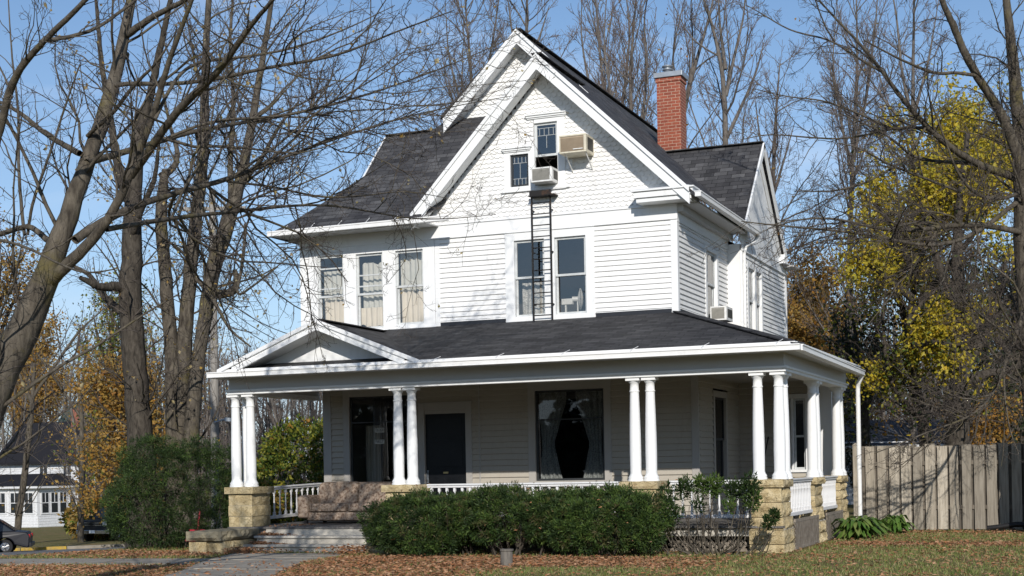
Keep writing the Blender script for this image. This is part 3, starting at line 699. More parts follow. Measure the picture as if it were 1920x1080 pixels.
# soffits and eave fascia
mb = MB()
mb.box(XR+.03, -1.86, FY+.0, 6.12, 6.60, 6.63); mb.box(XR+.031, XR+.14, FY, 6.12, 6.48, 6.60)
mb.pbox([(-10.6, 1.60, 6.56), (-7.12, 1.60, 6.56), (-7.12, FY-.03, 6.585), (-10.6, FY-.03, 6.585)], [(-10.6, 1.60, 6.585), (-7.12, 1.60, 6.585), (-7.12, FY-.03, 6.61), (-10.6, FY-.03, 6.61)])
mb.box(-10.62, XL-.03, FY-.02, 17.4, 6.56, 6.585)
mb.box(-2.0, -1.70, 10.3, 10.9, 6.42, 6.46)
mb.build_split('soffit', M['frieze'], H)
def gutter(name, pts, w=.11, h=.10, mat='gutter', lip=.03):
    mb = MB()
    for p, q in zip(pts, pts[1:]):
        p = np.array(p, float); q = np.array(q, float); mb.beam(p, q, (0, 0, 1), w, h); mb.beam(p, q, (0, 0, 1), w+.022, lip, 0, h/2-lip/2+.004)
    return mb.build(name, M[mat], H, bevel=.006)
gutter('gutter', [(-10.60, 1.50, 6.60), (-6.62, 1.50, 6.61)]); gutter('gutter', [(-1.76, 1.74, 6.69), (-1.76, 6.78, 6.67)])
mb = MB(); mb.tube([(-1.78, 6.70, 6.62), (-1.82, 6.62, 6.50), (-1.93, 6.30, 6.36), (-1.95, 6.22, 6.2), (-1.95, 6.20, 4.5)], .032, 10); mb.build('downspout', M['gutter'], H)
# ---------------------------------------------------------------- the porch (part of the house)
# floor, steps, skirt
mb = MB()
xs = np.arange(-10.5, .05, .105)
for x in xs: mb.box(x, x+.100, -.32, LY+.0, FZ-.035, FZ+rs.uniform(-.002, .001))
for x in np.arange(-2.15, .05, .105): mb.box(x, x+.100, LY+.002, 6.4, FZ-.035, FZ+rs.uniform(-.002, .001))
mb.build('porch_floor', M['deck'], H)
mb = MB(); mb.box(-9.66, -7.10, -.30, -.27, .60, FZ-.037); mb.box(-10.45, .1, -.24, -.20, .60, FZ-.037); mb.box(.06, .10, -.2, 6.3, .70, FZ-.037)
mb.build_split('porch_skirt', M['steps'], H)
mb = MB()
for k in range(3):
    z = .62-k*.148; y1 = -.305-k*.30
    mb.box(-9.72-k*.06, -7.0, y1-.34, y1+.03, z-.045, z); mb.box(-9.68-k*.06, -7.02, y1-.30, y1-.27, z-.148, z-.046)
mb.build('porch_steps', M['steps'], H, bevel=.008)
# ceiling, beams
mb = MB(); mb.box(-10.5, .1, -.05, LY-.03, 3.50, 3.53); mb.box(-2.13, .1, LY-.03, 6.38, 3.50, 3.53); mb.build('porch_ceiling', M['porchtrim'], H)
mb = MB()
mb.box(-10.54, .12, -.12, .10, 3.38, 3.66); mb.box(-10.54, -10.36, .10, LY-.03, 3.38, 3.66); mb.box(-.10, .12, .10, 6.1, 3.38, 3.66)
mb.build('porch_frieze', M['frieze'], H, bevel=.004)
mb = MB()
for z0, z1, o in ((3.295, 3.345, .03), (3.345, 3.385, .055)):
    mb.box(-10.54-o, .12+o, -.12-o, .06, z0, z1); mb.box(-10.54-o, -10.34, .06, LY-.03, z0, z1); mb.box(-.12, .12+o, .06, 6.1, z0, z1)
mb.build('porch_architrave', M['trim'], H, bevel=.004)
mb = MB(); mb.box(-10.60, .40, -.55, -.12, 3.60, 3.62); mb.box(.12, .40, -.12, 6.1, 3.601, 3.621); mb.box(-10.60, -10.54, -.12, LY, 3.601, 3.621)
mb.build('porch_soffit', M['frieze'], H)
# roof
e0 = 3.69; sl = .335
pz = lambda d_: e0+sl*d_
mb = MB(); T = .05
mb.slab([(-10.4, -.58, e0), (.46, -.58, e0), (XR+.02, FY-.02, pz(2.78)), (-10.4, FY-.02, pz(2.78))], T, (0, 0, -1))
mb.slab([(.46, -.58, e0), (.46, 6.0, e0), (XR+.02, 6.0, pz(2.76)), (XR+.02, FY-.02, pz(2.76))], T, (0, 0, -1))
mb.slab([(.46, 6.0, e0), (.46, 6.5, e0), (-2.0, 6.5, pz(2.46)), (-2.0, 6.0, pz(2.46))], T, (0, 0, -1))
mb.slab([(-2.02, 6.0, pz(2.48)), (-2.02, 11., pz(2.48)), (-.2, 11., pz(.66)), (-.2, 6.0, pz(.66))], T, (0, 0, -1))
GP = (-8.33, 4.56)
mb.slab([(-10.42, -.60, 3.735), (GP[0], -.60, GP[1]), (GP[0], FY-.02, GP[1]), (-10.42, FY-.02, 3.735)], T, (0, 0, -1))
mb.slab([(-6.30, -.60, 3.735), (GP[0], -.60, GP[1]), (GP[0], FY-.02, GP[1]), (-6.30, FY-.02, 3.735)], T, (0, 0, -1))
mb.slab([(-10.62, -.58, 3.68), (-10.4, -.58, 3.72), (-10.4, LY, 3.72), (-10.62, LY, 3.68)], .03, (0, 0, -1))
mb.slab([(-10.30, -.56, 3.752), (-6.40, -.56, 3.752), (-6.62, -.10, 3.80), (-10.08, -.10, 3.80)], .02, (0, 0, -1))
pr = mb.build('porch_roof', M['roofporch'], H)
mb = MB(); mb.beam((.46, -.58, e0+.014), (XR, FY, pz(2.78)+.014), (0, 0, 1), .22, .02); mb.beam((GP[0], -.60, GP[1]+.012), (GP[0], FY-.02, GP[1]+.012), (0, 0, 1), .2, .02); mb.build_split('hip_cap', M['roofporch'], pr)
# pediment
mb = MB()
mb.pbox([(-10.1, -.10, 3.77), (-6.6, -.10, 3.77), (GP[0], -.10, GP[1]-.12)], [(-10.1, -.06, 3.77), (-6.6, -.06, 3.77), (GP[0], -.06, GP[1]-.12)])
mb.build('pediment', M['trim'], H)
mb = MB()
for s, xe in ((-1, -10.46), (1, -6.26)):
    a = (GP[0], GP[1]); b = (xe, 3.725); e_ = .001*s; k = (3.735-GP[1])/(xe-GP[0]); c = (xe-s*.30, 3.725-k*s*.30)
    mb.vboard(a, b, -.645+e_, -.595, .018, -.058); mb.vboard(a, c, -.605+e_, -.56, -.0585, -.095); mb.vboard(a, c, -.625+e_, -.555, -.0955, -.180); mb.vboard(a, c, -.554, -.10, -.13, -.16)
mb.build_split('pediment_rake', M['trim'], H, bevel=.004)
# gutters of the porch (two stepped bands), brackets
mb = MB()
def pg(p, q):
    p = np.array(p, float); q = np.array(q, float)
    mb.beam(p, q, (0, 0, 1), .12, .078, 0, -.035); mb.beam(p, q, (0, 0, 1), .15, .022, 0, .008); mb.beam(p, q, (0, 0, 1), .135, .014, 0, -.076)
pg((-10.66, -.63, 3.675), (.49, -.63, 3.675)); pg((.45, -.56, 3.673), (.45, 6.05, 3.62)); pg((-10.63, -.56, 3.672), (-10.63, LY, 3.672))
mb.build_split('porch_gutter', M['gutter'], H, bevel=.005)
mb = MB(); mb.box(-10.45, .40, -.60, -.57, 3.690, 3.742); mb.box(.40, .43, -.57, 6.0, 3.690, 3.735); mb.build_split('drip_edge', M['gutter'], H)
mb = MB()
for x in np.arange(-6.0, .2, 1.22): mb.tube([(x, -.70, 3.66), (x, -.69, 3.73), (x+.03, -.60, 3.74), (x+.07, -.42, 3.795)], .006, 5)
for x in (-10.0, -8.9, -7.4): mb.tube([(x, -.70, 3.66), (x, -.69, 3.73), (x+.03, -.60, 3.745)], .006, 5)
for x in np.arange(-10.3, -6.8, .62): mb.tube([(x, 1.44, 6.54), (x, 1.44, 6.62), (x+.03, 1.55, 6.68), (x+.06, 1.66, 6.78)], .005, 5)
mb.build_split('gutter_bracket', M['gutter'], H)
mb = MB(); mb.tube([(.47, 5.92, 3.60), (.46, 5.96, 3.52), (.38, 6.02, 3.38), (.37, 6.02, 3.25), (.37, 6.02, .40)], .045, 10); mb.build('porch_downspout', M['gutter'], H)

# stone piers: coursed rock-faced blocks
def block(mb, x0, x1, y0, y1, z0, z1, rough, rng, rnd=4):
    """a rock-faced stone: the faces bulge and crumble, the joints stay tight"""
    def f(u, v, k):
        return rough*((1-(2*u-1)**rnd)*(1-(2*v-1)**rnd))*(.55+.45*math.sin(k[0]+u*5.1)*math.cos(k[1]+v*4.3))+rough*.35*rng.uniform(-1, 1)*(1-(2*u-1)**8)*(1-(2*v-1)**8)
    def face(P0, U, V, n_):
        k = (rng.uniform(0, 6), rng.uniform(0, 6)); nu = max(4, int(np.linalg.norm(U)/.07)); nv = max(3, int(np.linalg.norm(V)/.06)); vs = []
        for j in range(nv+1):
            for i in range(nu+1):
                vs.append(P0+U*(i/nu)+V*(j/nv)+n_*f(i/nu, j/nv, k))
        mb.add(vs, [(j*(nu+1)+i, j*(nu+1)+i+1, (j+1)*(nu+1)+i+1, (j+1)*(nu+1)+i) for j in range(nv) for i in range(nu)])
    A = np.array; X = A([x1-x0, 0, 0.]); Y = A([0, y1-y0, 0.]); Z = A([0, 0, z1-z0])
    face(A([x0, y0, z0]), X, Z, A([0, -1., 0])); face(A([x1, y0, z0]), Y, Z, A([1., 0, 0])); face(A([x0, y1, z0]), -Y, Z, A([-1., 0, 0])); face(A([x1, y1, z0]), -X, Z, A([0, 1., 0]))
    face(A([x0, y0, z1]), X, Y, A([0, 0, 1.])*.25); face(A([x0, y1, z0]), X, -Y, A([0, 0, -1.])*.1)
def pier(x0, x1, y0, y1, z0, z1, courses, flare=0., split=(), seed=1, rough=.035, cap=.13, name='pier', rnd=4):
    rng = random.Random(seed); mb = MB(); zc = z0; hs = [rng.uniform(.7, 1.35) for _ in range(courses)]; t = sum(hs); hs = [h*(z1-cap-z0)/t for h in hs]
    for k, h in enumerate(hs):
        fl_ = flare*(1-k/courses)**2+rng.uniform(-.015, .02); a, b, c, d_ = x0-fl_*.6, x1+fl_, y0-fl_, y1+fl_
        g = .006
        if k in split:
            m = a+(b-a)*rng.uniform(.4, .6); block(mb, a, m-g, c, d_, zc+g, zc+h-g, rough, rng, rnd); block(mb, m+g, b, c, d_, zc+g, zc+h-g, rough, rng, rnd)
        else: block(mb, a, b, c, d_, zc+g, zc+h-g, rough, rng, rnd)
        zc += h
    block(mb, x0-.05, x1+.05, y0-.05, y1+.05, z1-cap+.004, z1, rough*.6, rng)
    mb.mat(1).box(x0+.015, x1-.015, y0+.015, y1-.015, z0, z1-cap)
    return mb.build(name, [M['stone'], M['mortar']], H)
PT = 1.525
pier(-.43, .06, -.25, .47, .28, PT, 5, .06, (), 3, .075, rnd=2)
pier(-10.52, -9.99, -.25, .42, .58, PT, 4, 0, (1, 2), 5, .018)
pier(-7.17, -6.60, -.25, .30, .30, PT, 5, .03, (1, 3), 8, .03)
pier(-2.64, -2.06, -.25, .30, .30, PT, 5, .03, (1, 3), 9, .03)
pier(-.24, .07, 2.74, 3.46, .30, PT, 5, .05, (), 11, .08, rnd=2)
pier(-.24, .07, 5.42, 6.12, .30, PT, 5, .05, (), 12, .08, rnd=2)
# cheek stones beside the steps
mb = MB(); rng = random.Random(4)
block(mb, -10.58, -9.86, -1.56, -.42, .10, .32, .05, rng, 2); block(mb, -10.52, -10.15, -1.55, -.32, .335, .56, .03, rng); block(mb, -10.14, -9.78, -1.50, -.32, .335, .56, .03, rng)
mb.mat(1); block(mb, -10.55, -9.80, -1.60, -.31, .575, .745, .085, rng, 2)
mb.build('cheek_wall', [M['stone'], M['stonegrey']], H)
mb = MB(); block(mb, -7.04, -6.7, -1.25, -.32, .30, .60, .03, rng); mb.build('cheek_wall', M['stone'], H)

# columns: base, shaft, capital; the first is built, the others copied
def make_column(loc):
    h = 3.295-PT
    mb = MB(); L0 = np.array(loc, float)
    mb.lathe([(.135, 0), (.137, .025), (.125, .045), (.132, .065), (.120, .085), (.104, .11), (.098, .135)], L0, 18)
    c = mb.build('column', M['column'], H, loc=loc)
    mb = MB(); mb.lathe([(.097, .135), (.099, .5), (.096, .8), (.088, 1.15), (.077, h-.24), (.077, h-.235)], L0, 18); mb.build('shaft', M['column'], c, loc=loc)
    mb = MB(); mb.lathe([(.080, h-.245), (.088, h-.235), (.088, h-.222), (.077, h-.212), (.076, h-.10), (.088, h-.09), (.108, h-.055), (.11, h-.05)], L0, 18)
    mb.box(L0[0]-.122, L0[0]+.122, L0[1]-.122, L0[1]+.122, L0[2]+h-.05, L0[2]+h-.001); mb.build('capital', M['column'], c, loc=loc)
    return c
colpos = [(0, 0), (-.35, 0), (0.0, .36), (-2.20, 0), (-2.48, 0), (-6.72, 0), (-7.0, 0), (-10.15, 0), (-10.48, 0), (-10.46, .36), (0, 2.95), (0, 3.26), (0, 5.62), (0, 5.94)]
c0 = make_column((0, 0, PT))
for i, (x, y) in enumerate(colpos[1:]): copyobj(c0, (x, y, PT), H, R_(90)*(i % 4))

# railings: turned balusters, copied
def make_baluster(parent, loc, h=.50):
    mb = MB(); w = .021; L0 = np.array(loc, float)
    mb.box(L0[0]-w, L0[0]+w, L0[1]-w, L0[1]+w, L0[2], L0[2]+.07); mb.box(L0[0]-w, L0[0]+w, L0[1]-w, L0[1]+w, L0[2]+h-.075, L0[2]+h)
    mb.lathe([(.020, .07), (.013, .085), (.020, .10), (.013, .115), (.021, .17), (.017, .26), (.012, h-.13), (.019, h-.115), (.013, h-.10), (.020, h-.08), (.02, h-.075)], L0, 8)
    return mb.build('baluster', M['rail'], parent, loc=loc)
B0 = None
def railing(p, q, n, z=(.95, 1.465), tilt=0.):
    global B0
    p = np.array(p, float); q = np.array(q, float); mb = MB()
    a = np.array([p[0], p[1], z[1]+.022-tilt]); b = np.array([q[0], q[1], z[1]+.022+tilt])
    mb.beam(a, b, (0, 0, 1), .12, .028, 0, .028); mb.beam(a, b, (0, 0, 1), .075, .04, 0, -.006)
    a = a.copy(); b = b.copy(); a[2] = z[0]-.03-tilt; b[2] = z[0]-.03+tilt; mb.beam(a, b, (0, 0, 1), .075, .06)
    r = mb.build('railing', M['rail'], H, bevel=.005)
    for i in range(n):
        t = (i+.5)/n; x, y = p+(q-p)*t; l = (x, y, z[0]+tilt*(2*t-1))
        if B0 is None: B0 = make_baluster(r, l, z[1]-z[0])
        else: copyobj(B0, l, r)
    return r
railing((-10.40, .45), (-10.30, 2.90), 12, tilt=.03)
railing((-6.42, 0), (-2.78, 0), 24, z=(.95, 1.465)); railing((-1.90, 0), (-.48, 0), 9)
railing((0, .52), (0, 2.66), 15); railing((0, 3.56), (0, 5.34), 13)
# lattice under the porch
def lattice(p, q, z0, z1, diag=True, step=.11):
    p = np.array(p, float); q = np.array(q, float); L_ = np.linalg.norm(q-p); d = (q-p)/L_; nrm = np.array([d[1], -d[0]]); mb = MB()
    P = lambda u, z, o: np.array([*(p+d*u+nrm*o), z])
    hgt = z1-z0
    for s, o in ((1, .0), (-1, .012)):
        k = -hgt
        while k < L_+hgt*0:
            u0, u1 = k, k+hgt; za, zb = (z0, z1) if s > 0 else (z1, z0)
            t0 = max(0, -u0/hgt); t1 = min(1, (L_-u0)/hgt)
            if t1-t0 > .02:
                a = P(u0+hgt*t0, za+(zb-za)*t0, o); b = P(u0+hgt*t1, za+(zb-za)*t1, o); mb.beam(a, b, (nrm[0], nrm[1], 0), .038, .010)
            k += step
    a = P(0, z0, .006); b = P(L_, z0, .006); mb.beam(a, b, (0, 0, 1), .03, .05); a[2] = b[2] = z1; mb.beam(a, b, (0, 0, 1), .03, .05)
    return mb.build('lattice', M['lattice'], H)
lattice((-1.90, -.06), (-.46, -.06), .36, .66); lattice((-6.4, -.06), (-2.76, -.06), .36, .66); lattice((.12, .50), (.12, 2.70), .36, .82, step=.075); lattice((.12, 3.54), (.12, 5.38), .36, .82, step=.075)
mb = MB(); mb.box(-10.3, -.4, .5, .52, .30, .74); mb.box(-.35, -.33, .5, 6.2, .3, .74); mb.build_split('crawlspace_board', M['iron'], H)
# ---------------------------------------------------------------- things on and around the house
# fire-escape ladder
L = empty('ladder', (-4.91, 2.05, 4.6), 'rusty black iron escape ladder fixed from the attic window down to the porch roof', 'ladder')
mb = MB()
for x in (-5.10, -4.72): mb.beam((x, 2.06, 4.60), (x, 2.06, 6.98), (0, 1, 0), .028, .03)
mb.build_split('rail', M['rustiron'], L)
mb = MB(); mb.tube([(-5.09, 2.06, 4.70), (-4.73, 2.06, 4.70)], .011, 6); r0 = mb.build('rung', M['rustiron'], L, loc=(-4.91, 2.06, 4.70))
for k in range(1, 11): copyobj(r0, (-4.91, 2.06, 4.70+k*.215), L)
mb = MB(); mb.box(-5.11, -4.67, 1.98, 2.18, 6.985, 7.0); mb.box(-5.11, -4.67, 1.96, 1.975, 6.985, 7.07); mb.box(-5.13, -4.60, 1.95, 2.18, 6.965, 6.984)
for z in (4.9, 5.9, 6.7):
    for x in (-5.10, -4.72): mb.box(x-.01, x+.01, 2.06, 2.19, z, z+.02)
mb.build_split('landing', M['rustiron'], L)

def ac_unit(name, x0, x1, y0, y1, z0, z1, label, cm, fm, brackets=True):
    e = empty(name, ((x0+x1)/2, (y0+y1)/2, z0), label, 'air conditioner')
    mb = MB(); t = .022
    mb.box(x0, x1, y0+.012, y1, z0, z0+t); mb.box(x0, x1, y0+.012, y1, z1-t, z1); mb.box(x0, x0+t, y0+.012, y1, z0+t, z1-t); mb.box(x1-t, x1, y0+.012, y1, z0+t, z1-t)
    mb.box(x0, x1, y0, y0+.0115, z1-.03, z1); mb.box(x0, x1, y0, y0+.0115, z0, z0+.03); mb.box(x0, x0+.025, y0, y0+.0115, z0+.03, z1-.03); mb.box(x1-.045, x1, y0, y0+.0115, z0+.03, z1-.03)
    mb.build('case', M[cm], e, bevel=.006)
    mb = MB(); mb.box(x0+.026, x1-.046, y0+.012, y0+.03, z0+.031, z1-.031)
    n = int((z1-z0-.07)/.018)
    for k in range(n): mb.box(x0+.027, x1-.047, y0+.004, y0+.0118, z0+.036+k*.018, z0+.046+k*.018)
    mb.build('grille', M[fm], e)
    mb = MB(); mb.box(x1+.001, x1+.006, y0+.10, y1-.06, z0+.06, z1-.05)
    for k in range(6): mb.box(x1+.006, x1+.010, y0+.11, y1-.07, z0+.07+k*(z1-z0-.13)/6, z0+.08+k*(z1-z0-.13)/6)
    mb.build('side_louvre', M['acdark'], e)
    return e
a = ac_unit('air_conditioner', -4.40, -3.87, 1.72, 2.19, 7.66, 8.0, 'large cream air conditioner with faded tan face jutting from the gable wall', 'ac', 'acface')
mb = MB()
for x in (-4.30, -3.90): mb.tube([(x, 1.80, 7.655), (x, 2.18, 7.40)], .012, 6); mb.tube([(x, 2.175, 7.40), (x, 2.175, 7.655)], .012, 6)
mb.box(-4.12, -3.93, 1.708, 1.719, 7.715, 7.73); mb.build('bracket', M['acwhite'], a)
ac_unit('air_conditioner', -5.03, -4.61, 1.86, 2.30, 7.205, 7.48, 'small white air conditioner sitting in the open attic window below the raised sash', 'acwhite', 'acgrille')
a = ac_unit('air_conditioner', -2.26, -1.93, 4.46, 5.0, 4.66, 4.94, 'white window air conditioner in the side wall window above the porch roof', 'acwhite', 'acgrille')

# sofa on the porch
S = empty('sofa', (-8.85, 1.6, FZ), 'worn tan and brown floral sofa on the porch beside the steps', 'sofa')
rng = random.Random(12)
def cushion(name, x0, x1, y0, y1, z0, z1, par, puff=.04, mat='sofa', tilt=0., crown=0.):
    mb = MB(); n, m = 12, 8; vs = []
    cx, cy, cz = (x0+x1)/2, (y0+y1)/2, (z0+z1)/2
    N = 14
    for j in range(N+1):
        th = math.pi*j/N-math.pi/2
        for i in range(2*N):
            ph = 2*math.pi*i/(2*N)
            f = lambda v: math.copysign(abs(v)**.24, v)
            u, v, w = f(math.cos(th))*f(math.cos(ph)), f(math.cos(th))*f(math.sin(ph)), f(math.sin(th))
            x = cx+(x1-x0)/2*u; y = cy+(y1-y0)/2*v; z = cz+(z1-z0)/2*w
            z += crown*(1-u*u)*(w > 0); y += tilt*(z-z0)
            vs.append((x+rng.uniform(-.004, .004), y+rng.uniform(-.004, .004), z+rng.uniform(-.004, .004)))
    k = 2*N
    mb.add(vs, [(j*k+i, j*k+(i+1) % k, (j+1)*k+(i+1) % k, (j+1)*k+i) for j in range(N) for i in range(k)], True)
    return mb.build(name, M[mat], par)
cushion('base', -9.72, -7.72, 1.18, 2.02, FZ+.05, FZ+.24, S)
cushion('seat_cushion', -9.60, -8.75, 1.13, 1.85, FZ+.23, FZ+.40, S); cushion('seat_cushion', -8.74, -7.86, 1.13, 1.85, FZ+.23, FZ+.40, S)
cushion('backrest', -9.72, -7.75, 1.72, 2.05, FZ+.28, FZ+.80, S, tilt=.18)
cushion('back_cushion', -9.66, -8.76, 1.60, 1.86, FZ+.36, FZ+.80, S, tilt=.22, crown=.02); cushion('back_cushion', -8.75, -7.92, 1.60, 1.86, FZ+.36, FZ+.76, S, tilt=.22, crown=.02)
cushion('arm', -9.84, -9.60, 1.12, 2.0, FZ+.1, FZ+.56, S); cushion('arm', -7.90, -7.64, 1.12, 2.0, FZ+.1, FZ+.56, S)
for x, y in ((-9.68, 1.22), (-7.78, 1.22), (-9.68, 1.96), (-7.78, 1.96)):
    mb = MB(); mb.box(x-.03, x+.03, y-.03, y+.03, FZ, FZ+.07); mb.build('leg', M['iron'], S)

# notices in the left porch window
def notice(txt, x0, x1, z0, z1, label):
    y = LY+.022; e = empty('window_sign', ((x0+x1)/2, y, z0), label, 'sign')
    mb = MB(); mb.box(x0, x1, y, y+.004, z0, z1); mb.build('card', M['card'], e)
    cu = bpy.data.curves.new('lettering', 'FONT'); cu.body = txt; cu.size = (z1-z0)*.95; cu.align_x = 'CENTER'; cu.align_y = 'CENTER'; cu.extrude = .001
    tmp = bpy.data.objects.new('tmp', cu); COL.objects.link(tmp); dg = bpy.context.evaluated_depsgraph_get()
    me = bpy.data.meshes.new_from_object(tmp.evaluated_get(dg)); bpy.data.objects.remove(tmp)
    V = np.array([v.co[:] for v in me.vertices]); w = V[:, 0].max()-V[:, 0].min(); k = min(1., (x1-x0)*.88/w)
    V2 = np.stack([V[:, 0]*k, np.full(len(V), -.002)-V[:, 2], V[:, 1]], 1); me.vertices.foreach_set('co', V2.astype(np.float32).ravel()); me.update()
    me.materials.clear(); me.materials.append(M['ink']); link('lettering', me, e, ((x0+x1)/2, y-.001, (z0+z1)/2))
notice('TX BSA', -9.08, -8.865, 2.585, 2.68, 'small pale card lettered TX BSA in the dark left porch window')
notice('FIRST', -9.085, -8.87, 2.35, 2.435, 'small pale card lettered FIRST below the other card in the dark left porch window')

# fan behind the upstairs glass
f = empty('fan', (-4.30, 2.52, 4.74), 'white electric fan standing behind the right pane over the porch roof', 'fan')
fr_ = Frame((-4.31, 2.52, 5.02), (.34, -.94, 0), (.94, .34, 0))
mb = MB()
for d0 in (-.05, .05):
    for r in (.06, .10, .14, .18, .205):
        pts = [fr_.P(r*math.cos(t), d0*(1-(r/.23)**2), r*math.sin(t)) for t in np.linspace(0, 2*math.pi, 25)]; mb.tube(pts, .004, 4, False)
for k in range(26):
    t = k*2*math.pi/26; mb.tube([fr_.P(.04*math.cos(t), .05, .04*math.sin(t)), fr_.P(.12*math.cos(t), .038, .12*math.sin(t)), fr_.P(.205*math.cos(t), 0, .205*math.sin(t))], .003, 4, False)
mb.build('guard', M['fanwhite'], f)
mb = MB()
for k in range(4):
    t = k*math.pi/2+.3; c, s = math.cos(t), math.sin(t)
    mb.quad(fr_.P(.03*c-.02*s, .012, .03*s+.02*c), fr_.P(.17*c-.06*s, .02, .17*s+.06*c), fr_.P(.17*c+.05*s, -.02, .17*s-.05*c), fr_.P(.03*c+.02*s, -.012, .03*s-.02*c))
mb.build('blade', M['fanwhite'], f)
mb = MB(); mb.tube([fr_.P(0, -.16, 0), fr_.P(0, -.04, 0)], .05, 12); mb.tube([(-4.36, 2.50, 4.76), (-4.36, 2.50, 4.98)], .016, 8); mb.lathe([(.12, 0), (.12, .02), (.03, .05)], (-4.36, 2.5, 4.72), 16); mb.build('stand', M['fanwhite'], f)
t = empty('table', (-4.4, 2.62, 3.74), 'low dark table behind the upstairs glass under the fan', 'table')
mb = MB(); mb.box(-5.45, -4.05, 2.36, 2.95, 4.68, 4.72); mb.build('table_top', M['room'], t)
for x, y in ((-5.4, 2.4), (-4.1, 2.4), (-5.4, 2.9), (-4.1, 2.9)):
    mb = MB(); mb.box(x-.02, x+.02, y-.02, y+.02, 3.74, 4.68); mb.build('leg', M['room'], t)
mb = MB(); mb.box(-4.66, -4.44, 2.42, 2.5, 4.92, 5.03); mb.box(-4.60, -4.57, 2.44, 2.48, 4.722, 4.92); mb.box(-4.66, -4.5, 2.42, 2.5, 4.722, 4.74)
tag(mb.build('desk_lamp', M['fanwhite'], None), 'small white lamp behind the upstairs glass left of the fan', 'lamp')

# pole leaning in the dark end of the porch
mb = MB(); mb.tube([(-1.62, 5.2, FZ+.01), (-1.52, 6.25, 2.35)], .014, 6); mb.pbox([(-1.70, 5.1, FZ), (-1.54, 5.1, FZ), (-1.54, 5.3, FZ), (-1.70, 5.3, FZ)], [(-1.64, 5.18, FZ+.2), (-1.60, 5.18, FZ+.2), (-1.60, 5.24, FZ+.2), (-1.64, 5.24, FZ+.2)])
tag(mb.build('broom', M['iron']), 'dark broom leaning in the shaded right end of the porch', 'broom')

# fence: board on board
F = empty('wooden_fence', (3.2, 7.4, GZ), 'weathered grey brown board fence running right from the back of the porch', 'fence')
rf = random.Random(9); mb = MB()
x = .30; k = 0
while x < 9.0:
    w = rf.uniform(.175, .20); z1 = 2.12+rf.uniform(-.035, .03); z0 = GZ+rf.uniform(.02, .05); yo = rf.uniform(-.006, .006); sk = rf.uniform(-.008, .008)
    mb.pbox([(x, 7.36+yo, z0), (x+w, 7.36+yo+rf.uniform(-.004, .004), z0), (x+w, 7.382+yo, z0), (x, 7.382+yo, z0)], [(x+sk, 7.36+yo, z1), (x+w+sk, 7.36+yo, z1+rf.uniform(-.004, .004)), (x+w+sk, 7.382+yo, z1), (x+sk, 7.382+yo, z1)]); x += .243; k += 1
mb.build('front_boards', M['fence'], F)
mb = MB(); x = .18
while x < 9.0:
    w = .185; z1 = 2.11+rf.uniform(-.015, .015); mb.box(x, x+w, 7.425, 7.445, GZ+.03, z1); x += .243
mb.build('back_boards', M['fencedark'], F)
mb = MB()
for z in (.78, 1.70): mb.box(.12, 9.0, 7.388, 7.422, z, z+.085)
mb.build('fence_rail', M['fencedark'], F)
for x in (.14, 2.6, 5.1, 7.6):
    mb = MB(); mb.box(x, x+.09, 7.446, 7.54, .2, 2.08); mb.build('fence_post', M['fencedark'], F)
mb = MB(); mb.box(.10, .20, 6.95, 7.05, .2, 2.14); mb.pbox([(.09, 6.94, 2.14), (.21, 6.94, 2.14), (.21, 7.06, 2.14), (.09, 7.06, 2.14)], [(.14, 6.99, 2.19), (.16, 6.99, 2.19), (.16, 7.01, 2.19), (.14, 7.01, 2.19)])
mb.build('end_post', M['fence'], F)

# cut post in the lawn
mb = MB(); rg = random.Random(2)
mb.tube([(-3.30, -3.88, .28), (-3.305, -3.88, .40), (-3.30, -3.88, .555), (-3.295, -3.88, .575)], [.098, .092, .091, .084], 18); mb.tube([(-3.298, -3.88, .56), (-3.298, -3.88, .588)], [.102, .102], 18)
tag(mb.build('post_stump', M['stump']), 'short grey round cut off post in the leaf litter before the hedge', 'post')
mb = MB(); mb.tube([(2.75, 7.05, .40), (3.0, 7.02, .43), (3.3, 7.0, .48), (3.7, 6.95, .47), (4.4, 6.9, .44)], .055, 12)
tag(mb.build('drain_pipe', M['blackpipe']), 'black plastic pipe lying at the foot of the fence at the far right', 'pipe')
e = empty('yard_tool', (-11.3, -.15, .6), 'red handled yard tool standing between the big yew and the stone pier', 'tool')
mb = MB(); mb.tube([(-11.28, -.2, .52), (-11.26, -.1, 1.10)], .016, 8); mb.build('handle', M['red'], e)
mb = MB(); mb.pbox([(-11.50, -.26, .50), (-11.08, -.26, .50), (-11.08, -.22, .50), (-11.50, -.22, .50)], [(-11.46, -.2, .72), (-11.10, -.2, .72), (-11.10, -.17, .72), (-11.46, -.17, .72)]); mb.build('blade', M['red'], e)

# utility pole, street lamp arm, wires
b = at(403, 900, 48); pz_ = float(gz(b[0], b[1]))
P_ = empty('utility_pole', (b[0], b[1], pz_), 'grey wooden utility pole behind the tree trunks left of the house', 'utility pole')
mb = MB(); mb.tube([(b[0], b[1], pz_-.3), (b[0]+.05, b[1], 5), (b[0]+.1, b[1], 11.2)], [.16, .14, .11], 12); mb.build('pole', M['pole'], P_)
mb = MB(); c = np.array([b[0]+.1, b[1], 10.6]); mb.beam(c-RT*1.1, c+RT*1.1, (0, 0, 1), .1, .12)
for s in (-.9, -.4, .4, .9): mb.lathe([(.03, 0), (.05, .05), (.03, .12), (.05, .16), (.02, .2)], c+RT*s+np.array([0, 0, .06]), 8)
mb.build('crossarm', M['pole'], P_)
q = at(403, 792, 47.8); r = at(421, 786, 47.6); s_ = at(434, 787, 47.5); mb = MB(); mb.tube([q, r, s_], .03, 6); mb.build('lamp_arm', M['galv'], P_)
